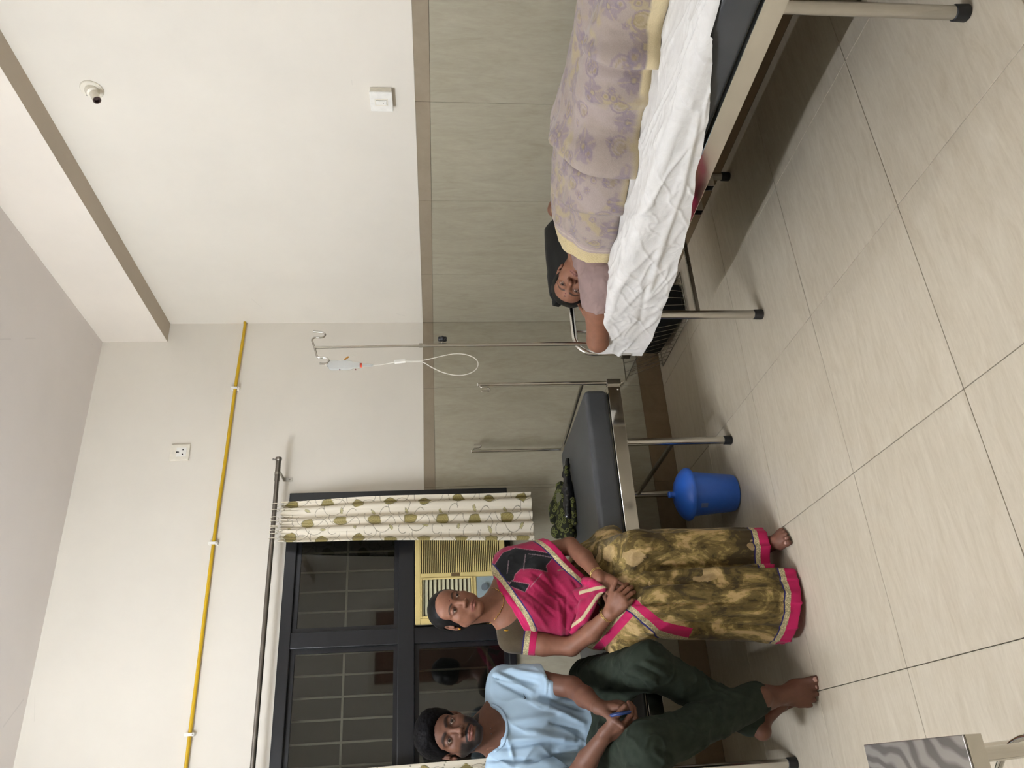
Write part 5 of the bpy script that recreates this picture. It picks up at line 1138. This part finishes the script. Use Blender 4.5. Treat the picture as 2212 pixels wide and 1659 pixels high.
# small black pillow (a worn rexine wedge)
pw_ = thing('pillow', 'small black rexine pillow propped behind the head of the lying patient', 'pillow', (-.45, -1.25, .665))
A_, B_ = (-0.2500, -1.2642, 0.8315), (-0.6544, -1.2000, 0.8133)
n = 20
ctr = np.array([-.44, -1.30, .742]); Vp, Fp = [], []
bm = B(); bmesh.ops.create_cube(bm, size=1); bmesh.ops.subdivide_edges(bm, edges=bm.edges[:], cuts=12, use_grid_fill=True)
for v_ in bm.verts:
    x_, y_, z_ = v_.co*2; pu = max((1-x_**6)*(1-y_**6), 0)
    v_.co = (x_*.205, y_*.140, z_*(.016+.034*pu**.35)+.003*vnoise(np.array([[x_*2, y_*2, z_]]), 2.5)[0])
bmesh.ops.rotate(bm, cent=(0, 0, 0), matrix=Matrix.Rotation(math.radians(24), 3, 'X'), verts=bm.verts); bmesh.ops.rotate(bm, cent=(0, 0, 0), matrix=Matrix.Rotation(math.radians(-4), 3, 'Z'), verts=bm.verts)
bmesh.ops.translate(bm, verts=bm.verts, vec=(-.435, -1.285, .755)); o = obj('pillow_body', bm, MT['rexine_black'], None, smooth=True); parent_keep(o, pw_)

# white sheet spread over the near half of the mattress and hanging over its side
t = NT('white_sheet'); P = t.pos('Object'); n = t.noise(P, 9, 6, .62, 1.6); n2 = t.noise(P, 26, 5, .6, 1.2)
t.col(t.ramp(n, [(.3, '#cfcdc9'), (.7, '#dddcd9')])); t.p(rough=.85, spec=.2); t.bump(t.math('ADD', t.math('MULTIPLY', n2, .5), n), .26, .010)
def fbm(x, y, s, seed=0, o=4):
    r = 0; a = 1; P = np.c_[x*s, y*s, np.full(len(x), seed*13.7)]
    for _ in range(o): r = r+a*vnoise(P, 1); P = P*2.03+5; a *= .5
    return r
ylist = np.array([-1.130, -1.199, -1.413, -1.701, -1.919, -2.132, -2.257, -2.39, -2.557, -2.703, -2.832, -3.05])[::-1]
zlist = np.array([.452, .446, .447, .468, .487, .523, .548, .568, .600, .641, .668, .672])[::-1]
NY, NX = 420, 150
yy = np.linspace(-1.128, -3.04, NY); U = np.linspace(0, 1, NX)
Vs = np.zeros((NY, NX, 3)); 
for i, y in enumerate(yy):
    zb = np.interp(y, ylist, zlist) + .0025*math.sin(y*17+2)+.002*math.sin(y*41)
    top = np.array([-.40, .672]); r = .024; ex = BX0-.004
    # arc-length path: top flat, rounded edge, hanging side (slightly flared away from the rail)
    flat = (-.40)-(ex+r); drop = max(.672-r-zb, .0); L_t = flat+r*PI/2+drop
    if .672-r-zb < 0:
        ex = ex + (zb-(.672-r))*1.1; flat = (-.40)-(ex+r); drop = 0; L_t = flat+r*PI/2*.8
    for j, u in enumerate(U):
        s = u*L_t
        if s < flat: x, z = -.40-s, .672
        elif s < flat+r*PI/2: a = (s-flat)/r; x, z = ex+r-r*math.sin(a), .672-r+r*math.cos(a)
        else: d = s-flat-r*PI/2; x, z = ex-.002*math.sin(d*26+y*9)-.02*d, .672-r-d
        Vs[i, j] = (x, y, z)
Y_, U_ = np.meshgrid(yy, U, indexing='ij'); arcl = U_*.66
rx = Y_.ravel(); ru = arcl.ravel()
wr = np.zeros(len(rx))
cr1 = np.clip(1-np.abs(fbm(ru*1.3+.42*rx, rx*.30, 7, 2, 3))*2.2, 0, 1)**4; cr2 = np.clip(1-np.abs(fbm(ru*.9-.5*rx, rx*.5, 11, 6, 3))*2.2, 0, 1)**5; lam = .0022*fbm(ru, rx*.5, 6, 1, 3)+.0065*cr1+.0035*cr2+.0008*fbm(ru, rx, 30, 3, 2)
hang = smoothstep(ru, .44, .52); lam = lam*(.75+.5*hang)
lam += .002*hang*np.sin(rx*24+3*fbm(rx, ru*.3, 3, 5, 2))*.5
Vf = Vs.reshape(-1, 3); idx = np.arange(NY*NX).reshape(NY, NX); Qs = np.stack([idx[:-1, :-1], idx[1:, :-1], idx[1:, 1:], idx[:-1, 1:]], -1).reshape(-1, 4)
N = vnormals(Vf, Qs); sg = 1 if N[(NY//2)*NX+5][2] > 0 else -1
Vf = Vf+N*sg*(np.maximum(lam, -.004)+.005)[:, None]
for a, b, w_, am in (((-1.0043, -1.5980, 0.6800), (-0.7675, -1.9139, 0.6800), .012, .010), ((-0.9754, -1.7377, 0.6800), (-0.8861, -2.1695, 0.6800), .010, .009), ((-0.8700, -1.5792, 0.5345), (-0.8700, -2.0167, 0.5782), .012, .010), ((-0.8700, -1.8134, 0.5579), (-0.8700, -2.1952, 0.5740), .010, .009), ((-0.9583, -1.9327, 0.6800), (-0.8824, -2.2876, 0.6800), .010, .008), ((-0.8700, -1.3788, 0.5240), (-0.8700, -1.7006, 0.5639), .010, -.007), ((-0.8793, -1.7138, 0.6800), (-1.0415, -1.9186, 0.6800), .010, .007), ((-0.9129, -2.3766, 0.6800), (-0.8729, -2.5885, 0.6800), .012, .010), ((-0.8553, -2.4598, 0.6800), (-0.8300, -2.6971, 0.6800), .012, .009), ((-0.8700, -2.1527, 0.5694), (-0.8700, -2.4924, 0.6126), .010, .012)):
    d, tt = segd(Vf, a, b); Vf = Vf+N*sg*(am*np.exp(-(d/w_)**2)*np.clip(4*np.minimum(tt+.1, 1.1-tt), 0, 1))[:, None]
o = from_np('bed_sheet', Vf, Qs if sg > 0 else Qs[:, ::-1], MT['white_sheet'], None)
tag(o, 'crumpled white sheet hanging over the near side of the patient bed', 'sheet')

# floral blanket over the body
t = NT('blanket_floral'); c = t.attr('Col'); P = t.pos('Object'); n2 = t.noise(P, 22, 5, .6, .8); wv = t.noise(t.mapping(P, (1, .35, 1)), 420, 2)
t.col(t.mix(1.0, c, t.ramp(wv, [(.3, (.93, .93, .93)), (.7, (1.05, 1.05, 1.05))]), 'MULTIPLY')); t.p(rough=.95, spec=.1, sheen=.2); t.bump(t.math('ADD', t.math('MULTIPLY', wv, .25), n2), .3, .006)
Yk = np.array([-1.50, -1.60, -1.72, -1.85, -2.00, -2.20, -2.40, -2.60, -2.80, -3.05])
xl = np.array([-.735, -.735, -.722, -.712, -.690, -.640, -.585, -.560, -.545, -.54])        # near edge on the sheet
zc = np.array([.815, .838, .862, .875, .885, .885, .878, .870, .845, .810])               # crest height
NY, NX = 430, 220; S_ = np.linspace(0, 1, NY); U = np.linspace(0, 1, NX)
Vb = np.zeros((NY, NX, 3)); COL = np.zeros((NY*NX, 3))
xr = -.075; ARC = np.zeros((NY, NX))
for i, s in enumerate(S_):
    for_y = -1.600-1.46*s
    y0 = for_y
    a = np.interp(-y0, -Yk, xl)+.008*math.sin(y0*19)+.006*math.sin(y0*37+1); c_ = np.interp(-y0, -Yk, zc)
    th = U*PI
    x = (a+xr)/2-(xr-a)/2*np.cos(th)*np.where(np.cos(th) > 0, 1, 1)
    prof = np.sin(th)**.48
    # the crest leans to the near side: body closer to the near edge, legs apart further down
    z = .680+(c_-.680)*prof*(1-.16*smoothstep(x, -.35, -.10))
    legs_ = smoothstep(np.array([-y0]), 2.1, 2.35)[0]
    z = z-.020*legs_*np.exp(-((x+.44)/.05)**2)
    y = y0 + .52*np.minimum(x-a, .30)*(1-smoothstep(np.array([s]), .0, .45)[0])         # slanted upper edge
    Vb[i, :, 0] = x; Vb[i, :, 1] = y; Vb[i, :, 2] = z; ARC[i] = np.concatenate([[0], np.cumsum(np.hypot(np.diff(x), np.diff(z)))])
Vf = Vb.reshape(-1, 3); idx = np.arange(NY*NX).reshape(NY, NX); Qs = np.stack([idx[:-1, :-1], idx[1:, :-1], idx[1:, 1:], idx[:-1, 1:]], -1).reshape(-1, 4)
N = vnormals(Vf, Qs); sg = 1 if N[(NY//2)*NX+NX//2][2] > 0 else -1; N = N*sg
X_, Y_ = Vf[:, 0], Vf[:, 1]
d_ = fbm(X_*1.0+.7*Y_, Y_*.6-X_*.3, 5.5, 7, 4)*.014+fbm(X_, Y_, 14, 8, 3)*.005-np.abs(fbm(X_*.9-.6*Y_, Y_*.5, 7, 9, 3))*.010
edge = smoothstep(np.abs((np.tile(U, NY)-.5)*2), .75, 1.0); d_ = d_*(1-.5*edge)+.010
Vf = Vf+N*d_[:, None]
BF = [((-0.2310, -1.8103, 0.8400), (-0.6600, -1.7828, 0.6675), .022, .022), ((-0.3873, -1.8954, 0.8400), (-0.6600, -1.8597, 0.6665), .016, -.018), ((-0.6600, -1.9562, 0.6952), (-0.6800, -1.7809, 0.6782), .020, .020), ((-0.6600, -1.8214, 0.6926), (-0.6800, -1.7271, 0.6883), .014, -.016), ((-0.4444, -2.2938, 0.8600), (-0.6000, -2.3779, 0.7619), .020, .020), ((-0.6000, -2.3947, 0.7726), (-0.5600, -2.5097, 0.7304), .020, .016), ((-0.5035, -2.4281, 0.8600), (-0.5600, -2.4601, 0.7885), .016, -.016), ((-0.5200, -2.4763, 0.7800), (-0.5200, -2.5524, 0.8002), .018, .02), ((-0.5000, -1.9439, 0.7572), (-0.6600, -2.0480, 0.6667), .014, .008), ((-0.4500, -1.4200, 0.7943), (-0.6600, -1.5731, 0.6703), .010, .008)]
for a, b, w_, am in BF:
    d, tt = segd(Vf*(1, 1, .6), np.array(a)*(1, 1, .6), np.array(b)*(1, 1, .6)); Vf = Vf+N*(am*np.exp(-(d/w_)**2)*np.clip(4*np.minimum(tt+.1, 1.1-tt), 0, 1))[:, None]
def curl(pts, amp, w1, w2, zz=.86):
    """overlapping fold: rises slowly on one side of a curve and drops sharply on the other"""
    global Vf
    dd, T_ = sdline(Vf[:, 0], Vf[:, 1], [(p[0], p[1]) for p in pts]); n_ = len(pts)-1
    tap = np.clip(3*np.minimum(T_/n_+.15, 1.12-T_/n_), 0, 1); Vf = Vf+N*(1.7*amp*tap*np.where(dd > 0, np.exp(-(dd/w1)**2), np.exp(-(dd/w2)**2))-.55*amp*tap*np.exp(-((dd+2.3*w2)/(1.6*w2))**2))[:, None]
curl([(-0.3295, -1.9240, 0.8700), (-0.5639, -2.0081, 0.8700), (-0.8155, -2.1393, 0.8600), (-0.9446, -2.1932, 0.8200), (-0.8824, -2.0534, 0.7400)], .030, .085, .014)
curl([(-0.9316, -2.2698, 0.8500), (-0.9793, -2.2647, 0.8200), (-0.8965, -2.0928, 0.7800), (-0.8646, -2.0131, 0.7200)], .022, .03, .012)
curl([(-0.5161, -2.3878, 0.8800), (-0.7136, -2.4893, 0.8800), (-0.7943, -2.5371, 0.8400), (-0.7082, -2.5203, 0.7600)], .026, .05, .014)
curl([(-0.6983, -2.6904, 0.8600), (-0.7054, -2.6201, 0.8400), (-0.6742, -2.5599, 0.8000), (-0.6520, -2.5665, 0.7500)], .026, .05, .012)
curl([(-0.4886, -2.2022, 0.8800), (-0.7653, -2.4034, 0.8700), (-0.8219, -2.4245, 0.8000)], .010, .06, .02)
curl([(-0.4952, -1.7159, 0.8500), (-0.8029, -1.9552, 0.8400), (-0.8711, -1.9922, 0.7600)], .012, .05, .016)
# printed pattern painted in cloth coordinates (metres along / across)
SS, UU = np.meshgrid(S_*1.56, U*.95, indexing='ij'); a_, b_ = SS.ravel()*1.46/1.56, ARC.ravel()
bc = np.tile(SK('#9b8e86'), (len(a_), 1)); nz = fbm(a_, b_, 16, 11, 3); nz2 = fbm(a_, b_, 9, 12, 2)
bc = mixc(bc, smoothstep(nz, .10, .45)*.55, SK('#a6976f')); bc = mixc(bc, smoothstep(nz2, .2, .5)*.5, SK('#a29592')); 
prng = np.random.default_rng(5); MAUVE, YEL = SK('#7b6f7d'), SK('#857650')
def blob(ca, cb, r, rot, kind):
    global bc
    m = (np.abs(a_-ca) < r*1.7)&(np.abs(b_-cb) < r*1.7); ia = np.where(m)[0]
    if len(ia) == 0: return
    da, db = a_[ia]-ca, b_[ia]-cb; rr_ = np.hypot(da, db); an = np.arctan2(db, da)+rot
    if kind == 0:      # five-petal flower with outlined petals
        pet = r*(.72+.28*np.abs(np.cos(2.5*an))); f = 1-smoothstep(rr_/pet, .86, 1.0); vein = (np.abs(np.sin(2.5*an)) < .22)&(rr_ > .25*r); q = mixc(bc[ia], f*.55, MAUVE); q = mixc(q, (vein*f)*.5, SK('#a8987f')); q = mixc(q, (1-smoothstep(rr_/r, .14, .24))*.6, SK('#a6976f'))
        q = mixc(q, (np.abs(rr_/r-.20) < .05)*.5, SK('#6e6270'))
    elif kind == 1:    # paisley / curled leaf outline
        pr = r*(.6+.4*np.cos(an)); f = np.abs(rr_-pr) < r*.09; q = mixc(bc[ia], f*.6, MAUVE); f2_ = np.abs(rr_-pr*.7) < r*.05; q = mixc(q, f2_*.5, YEL); q = mixc(q, (rr_ < pr*.4)*.4, YEL)
    else:              # little ring dots
        q = mixc(bc[ia], (np.abs(rr_/r-.8) < .2)*.55, MAUVE); q = mixc(q, (rr_ < r*.35)*.5, YEL)
    bc[ia] = q
for gi in range(12):
    for gj in range(8):
        ca, cb = gi*.14+.05+(gj % 2)*.07+prng.uniform(-.02, .02), gj*.125+.04+prng.uniform(-.02, .02)
        blob(ca, cb, prng.uniform(.036, .050), prng.uniform(0, 6), 0); blob(ca+.07, cb+.03, prng.uniform(.032, .048), prng.uniform(0, 6), 1)
        for q_ in range(5): blob(ca+prng.uniform(-.07, .07), cb+prng.uniform(-.07, .07), prng.uniform(.010, .017), 0, 0 if q_ % 2 else 2)
band = 1-smoothstep(a_, .058, .060); bc = mixc(bc, band, SK('#c2b28a')); bc = mixc(bc, ((a_ > .060)&(a_ < .090)).astype(float), SK('#a2938f')); bc = mixc(bc, ((a_ > .070)&(a_ < .075)).astype(float)*.6, SK('#bcaea0'))
lat = ((np.abs(np.sin((a_+b_)*260)) < .35)|(np.abs(np.sin((a_-b_)*260)) < .35)).astype(float); bc = mixc(bc, band*lat*.35, SK('#94865f'))
wn_ = .010+.040*smoothstep(a_, .45, 1.1); nearb = 1-smoothstep(b_, wn_, wn_+.003); bc = mixc(bc, nearb*smoothstep(a_, .30, .34)*(1.0), SK('#cbbc98'))
o = from_np('blanket', Vf, Qs if sg > 0 else Qs[:, ::-1], MT['blanket_floral'], None); colattr(o, bc)
md = o.modifiers.new('thick', 'SOLIDIFY'); md.thickness = .004; md.offset = -1
tag(o, 'faded cream and mauve floral blanket covering the lying patient', 'blanket')
# ---------------------------------------------------------------- curtains with a leaf print, tied bundle, bag on the window bed
t = NT('curtain_print'); c = t.attr('Col'); P = t.pos('Object'); n = t.noise(t.mapping(P, (1, 1, .12)), 60, 4)
t.col(c); t.p(rough=.5, spec=.35, sheen=.2); t.bump(n, .12, .003)
def curtain(label, xa0, xa1, xb0, xb1, ztop, zbot, seed, folds_n=4, amp=.013):
    th = thing('curtain', label, 'curtain', ((xa0+xa1)/2, -.1, ztop), 0, 'leaf-print curtains of the window')
    NZ, NU = (440, 260) if seed == 2 else (230, 130); Z_ = np.linspace(0, 1, NZ); U = np.linspace(0, 1, NU); Wd = .31
    Zg, Ug = np.meshgrid(Z_, U, indexing='ij'); z = ztop-.018-(ztop-.018-zbot)*Zg
    rg = np.random.default_rng(seed); ph = rg.uniform(0, 6, 4)
    cw = Ug + .018*np.sin(2*PI*Ug*2+ph[0]+Zg*1.5); x0 = xa0+(xb0-xa0)*Zg**.8; x1 = xa1+(xb1-xa1)*Zg**.8
    x = x0+(x1-x0)*cw + .006*np.sin(2*PI*folds_n*Ug*1.0+ph[1]+1.6*Zg)*(Zg)
    sw_ = np.sin(2*PI*folds_n*Ug+ph[2]+.9*Zg); top_ = (1-smoothstep(Zg, .0, .10))
    y = -.100+.012 - .034*smoothstep(Zg, .0, .35) + amp*(.55+.75*Zg)*np.sign(sw_)*np.abs(sw_)**.75 + .006*np.sin(2*PI*13*Ug+3*Zg)*top_ + .004*np.sin(9*Zg+ph[3])
    z = z+.006*np.sin(2*PI*9*Ug+2)*top_*1.2
    V = np.stack([x, y, z], -1).reshape(-1, 3); idx = np.arange(NZ*NU).reshape(NZ, NU); Q = np.stack([idx[:-1, :-1], idx[1:, :-1], idx[1:, 1:], idx[:-1, 1:]], -1).reshape(-1, 4)
    H = ztop-zbot; A, Bc = (Zg*H).ravel(), (Ug*Wd).ravel()
    col = np.tile(SK('#d8d0bd'), (len(A), 1)); col = mixc(col, smoothstep(vnoise(np.c_[A*3, Bc*60, A*0], 1), .1, .9)*.12, SK('#b8ac93'))
    LF, VN, OL = SK('#7a6c2c'), SK('#a0935a'), SK('#4a4326')
    def leaf(a, b, r, rot, pale=False):
        nonlocal col
        m = (np.abs(A-a) < r*1.4)&(np.abs(Bc-b) < r*1.4); ia = np.where(m)[0]
        if len(ia) == 0: return
        da, db = A[ia]-a, Bc[ia]-b; u = (da*math.cos(rot)+db*math.sin(rot))/r; v = (-da*math.sin(rot)+db*math.cos(rot))/r
        wd = .82*np.sqrt(np.clip(1-((u+.15)/1.0)**2, 0, 1))*(1-.45*smoothstep(u, .1, 1.0))*(1 if not pale else .5)
        ins = (np.abs(v) < wd)&(u > -.95)&(u < .98); e = np.abs(np.abs(v)-wd) < .05
        q = col[ia]; vein = (np.abs(np.mod(u*3.2+np.abs(v)*1.7, 1)-.5) < .22)|(np.abs(v) < .035)
        q = mixc(q, ins.astype(float)*(.92 if not pale else .75), LF if not pale else SK('#a39a5c')); q = mixc(q, (ins & vein)*(.55 if not pale else .2), VN); q = mixc(q, (e & (u > -.95) & (u < .98))*.8, OL); col[ia] = q
    def vine(a, b, r, t0, t1):
        nonlocal col
        m = (np.abs(A-a) < r*1.15)&(np.abs(Bc-b) < r*1.15); ia = np.where(m)[0]; rr_ = np.hypot(A[ia]-a, Bc[ia]-b); an = np.arctan2(Bc[ia]-b, A[ia]-a)
        on = (np.abs(rr_-r*(1-.12*np.sin(an*2))) < .0013)&(np.mod(an-t0, 2*PI) < (t1-t0)); col[ia] = mixc(col[ia], on*.8, OL)
    rg = np.random.default_rng(seed+3)
    for gi in range(-1, int(H/.17)+1):
        for gj in range(0, 3):
            a = gi*.172+.05+(gj % 2)*.086+rg.uniform(-.012, .012); b = gj*.130+.035+rg.uniform(-.01, .01)
            vine(a+.045, b+.03, .055, rg.uniform(0, 6), rg.uniform(0, 6)+4.0) ; vine(a-.03, b+.07, .026, 1.0, 5.6); vine(a+.02, b-.05, .075, 0, 3.2)
            leaf(a, b, .037, rg.uniform(0, 6)); leaf(a+.080, b+.062, .017, rg.uniform(0, 6), True)
    o = from_np('cloth', V, Q, MT['curtain_print'], None); colattr(o, col); parent_keep(o, th)
    return th
th = curtain('leaf-print curtain gathered at the right end of the window', -1.128, -1.338, -1.128, -1.386, 2.150, .850, 2)
simple('ring_cream', '#d8d2be', .4)
for x_ in (-1.150, -1.180, -1.222, -1.238, -1.262, -1.269, -1.290, -1.301, -1.326):
    r0 = Matrix.Rotation(random.uniform(-.25, .25), 3, 'Z')
    bm = B(); tube(bm, [Vector((x_, -.1, 2.160)) + r0 @ Vector((0, .0185*math.cos(2*PI*k/24), .0195*math.sin(2*PI*k/24))) for k in range(24)], .0017, 8, closed=True); o = obj('curtain_ring', bm, MT['ring_cream'], None, smooth=True); parent_keep(o, th)
th2 = curtain('leaf-print curtain at the left end of the window behind the man', -2.405, -2.585, -2.372, -2.600, 2.150, .900, 9)
for x_ in (-2.42, -2.47, -2.52, -2.57):
    bm = B(); tube(bm, [(x_, -.1+.0185*math.cos(2*PI*k/24), 2.160+.0195*math.sin(2*PI*k/24)) for k in range(24)], .0017, 8, closed=True); o = obj('curtain_ring', bm, MT['ring_cream'], None, smooth=True); parent_keep(o, th2)
# green patterned cloth bundle (bag) on the mattress
t = NT('green_paisley'); P = t.pos('Object'); v = t.n('ShaderNodeTexVoronoi', feature='F1'); t.t.links.new(t.mapping(P, (1, 1, 1)), v.inputs['Vector']); v.inputs['Scale'].default_value = 48; n = t.noise(P, 30, 3)
d = t.math('ADD', v.outputs['Distance'], t.math('MULTIPLY', n, .25)); c1 = t.ramp(d, [(.0, '#5f6334'), (.30, '#5f6334'), (.31, '#14150c'), (.42, '#14150c'), (.43, '#565a2e'), (.62, '#4d5129'), (.63, '#1c1d10')], 'CONSTANT')
t.col(c1); t.p(rough=.75, spec=.2); t.bump(n, .3, .004)
simple('black_satin', '#0f0f12', .22); simple('olive_cloth', '#4a4a38', .8)
bg = thing('cloth_bag', 'green patterned cloth bag with black folds lying on the window bed', 'bag', (-1.24, -.30, .664))
def blobm(name, prims, m, amp=.004, sc_=22, h=.003):
    V, Q = mesh_of(prims, h); N = vnormals(V, Q); V = V+N*(amp*vnoise(V, sc_)+amp*.4*vnoise(V, sc_*2.3))[:, None]; V[:, 2] = np.maximum(V[:, 2], .663)
    o = from_np(name, V, Q, MT[m], None); parent_keep(o, bg); return o
blobm('bag_body', [rc((-1.395, -.30, .700), (-1.33, -.30, .712), .040, .048, .03, flat=((0, 0, 1), .85)), rc((-1.33, -.31, .700), (-1.20, -.30, .700), .045, .040, .03), el((-1.385, -.27, .75), (.035, .05, .035), .03), rc((-1.42, -.30, .70), (-1.40, -.28, .70), .035, .035, .02)], 'green_paisley')
blobm('bag_flap', [rc((-1.27, -.25, .745), (-1.15, -.26, .712), .030, .024, .02), rc((-1.32, -.25, .755), (-1.26, -.25, .75), .025, .028, .02)], 'green_paisley', .005, 30)
blobm('inner_pocket', [rc((-1.235, -.305, .722), (-1.195, -.30, .715), .032, .028, .01, flat=((0, 0, 1), .8))], 'olive_cloth', .003)
blobm('black_lining', [rc((-1.33, -.335, .700), (-1.20, -.340, .690), .028, .026, .02), rc((-1.20, -.34, .690), (-1.03, -.325, .676), .026, .010, .02), rc((-1.10, -.29, .69), (-1.055, -.285, .682), .016, .010, .02)], 'black_satin', .005, 30)
blobm('green_strap', [rc((-1.37, -.355, .676), (-1.26, -.368, .676), .014, .014, .01)], 'green_paisley', .003)
blobm('green_strap', [rc((-1.12, -.345, .69), (-1.075, -.34, .686), .012, .010, .01)], 'green_paisley', .003)
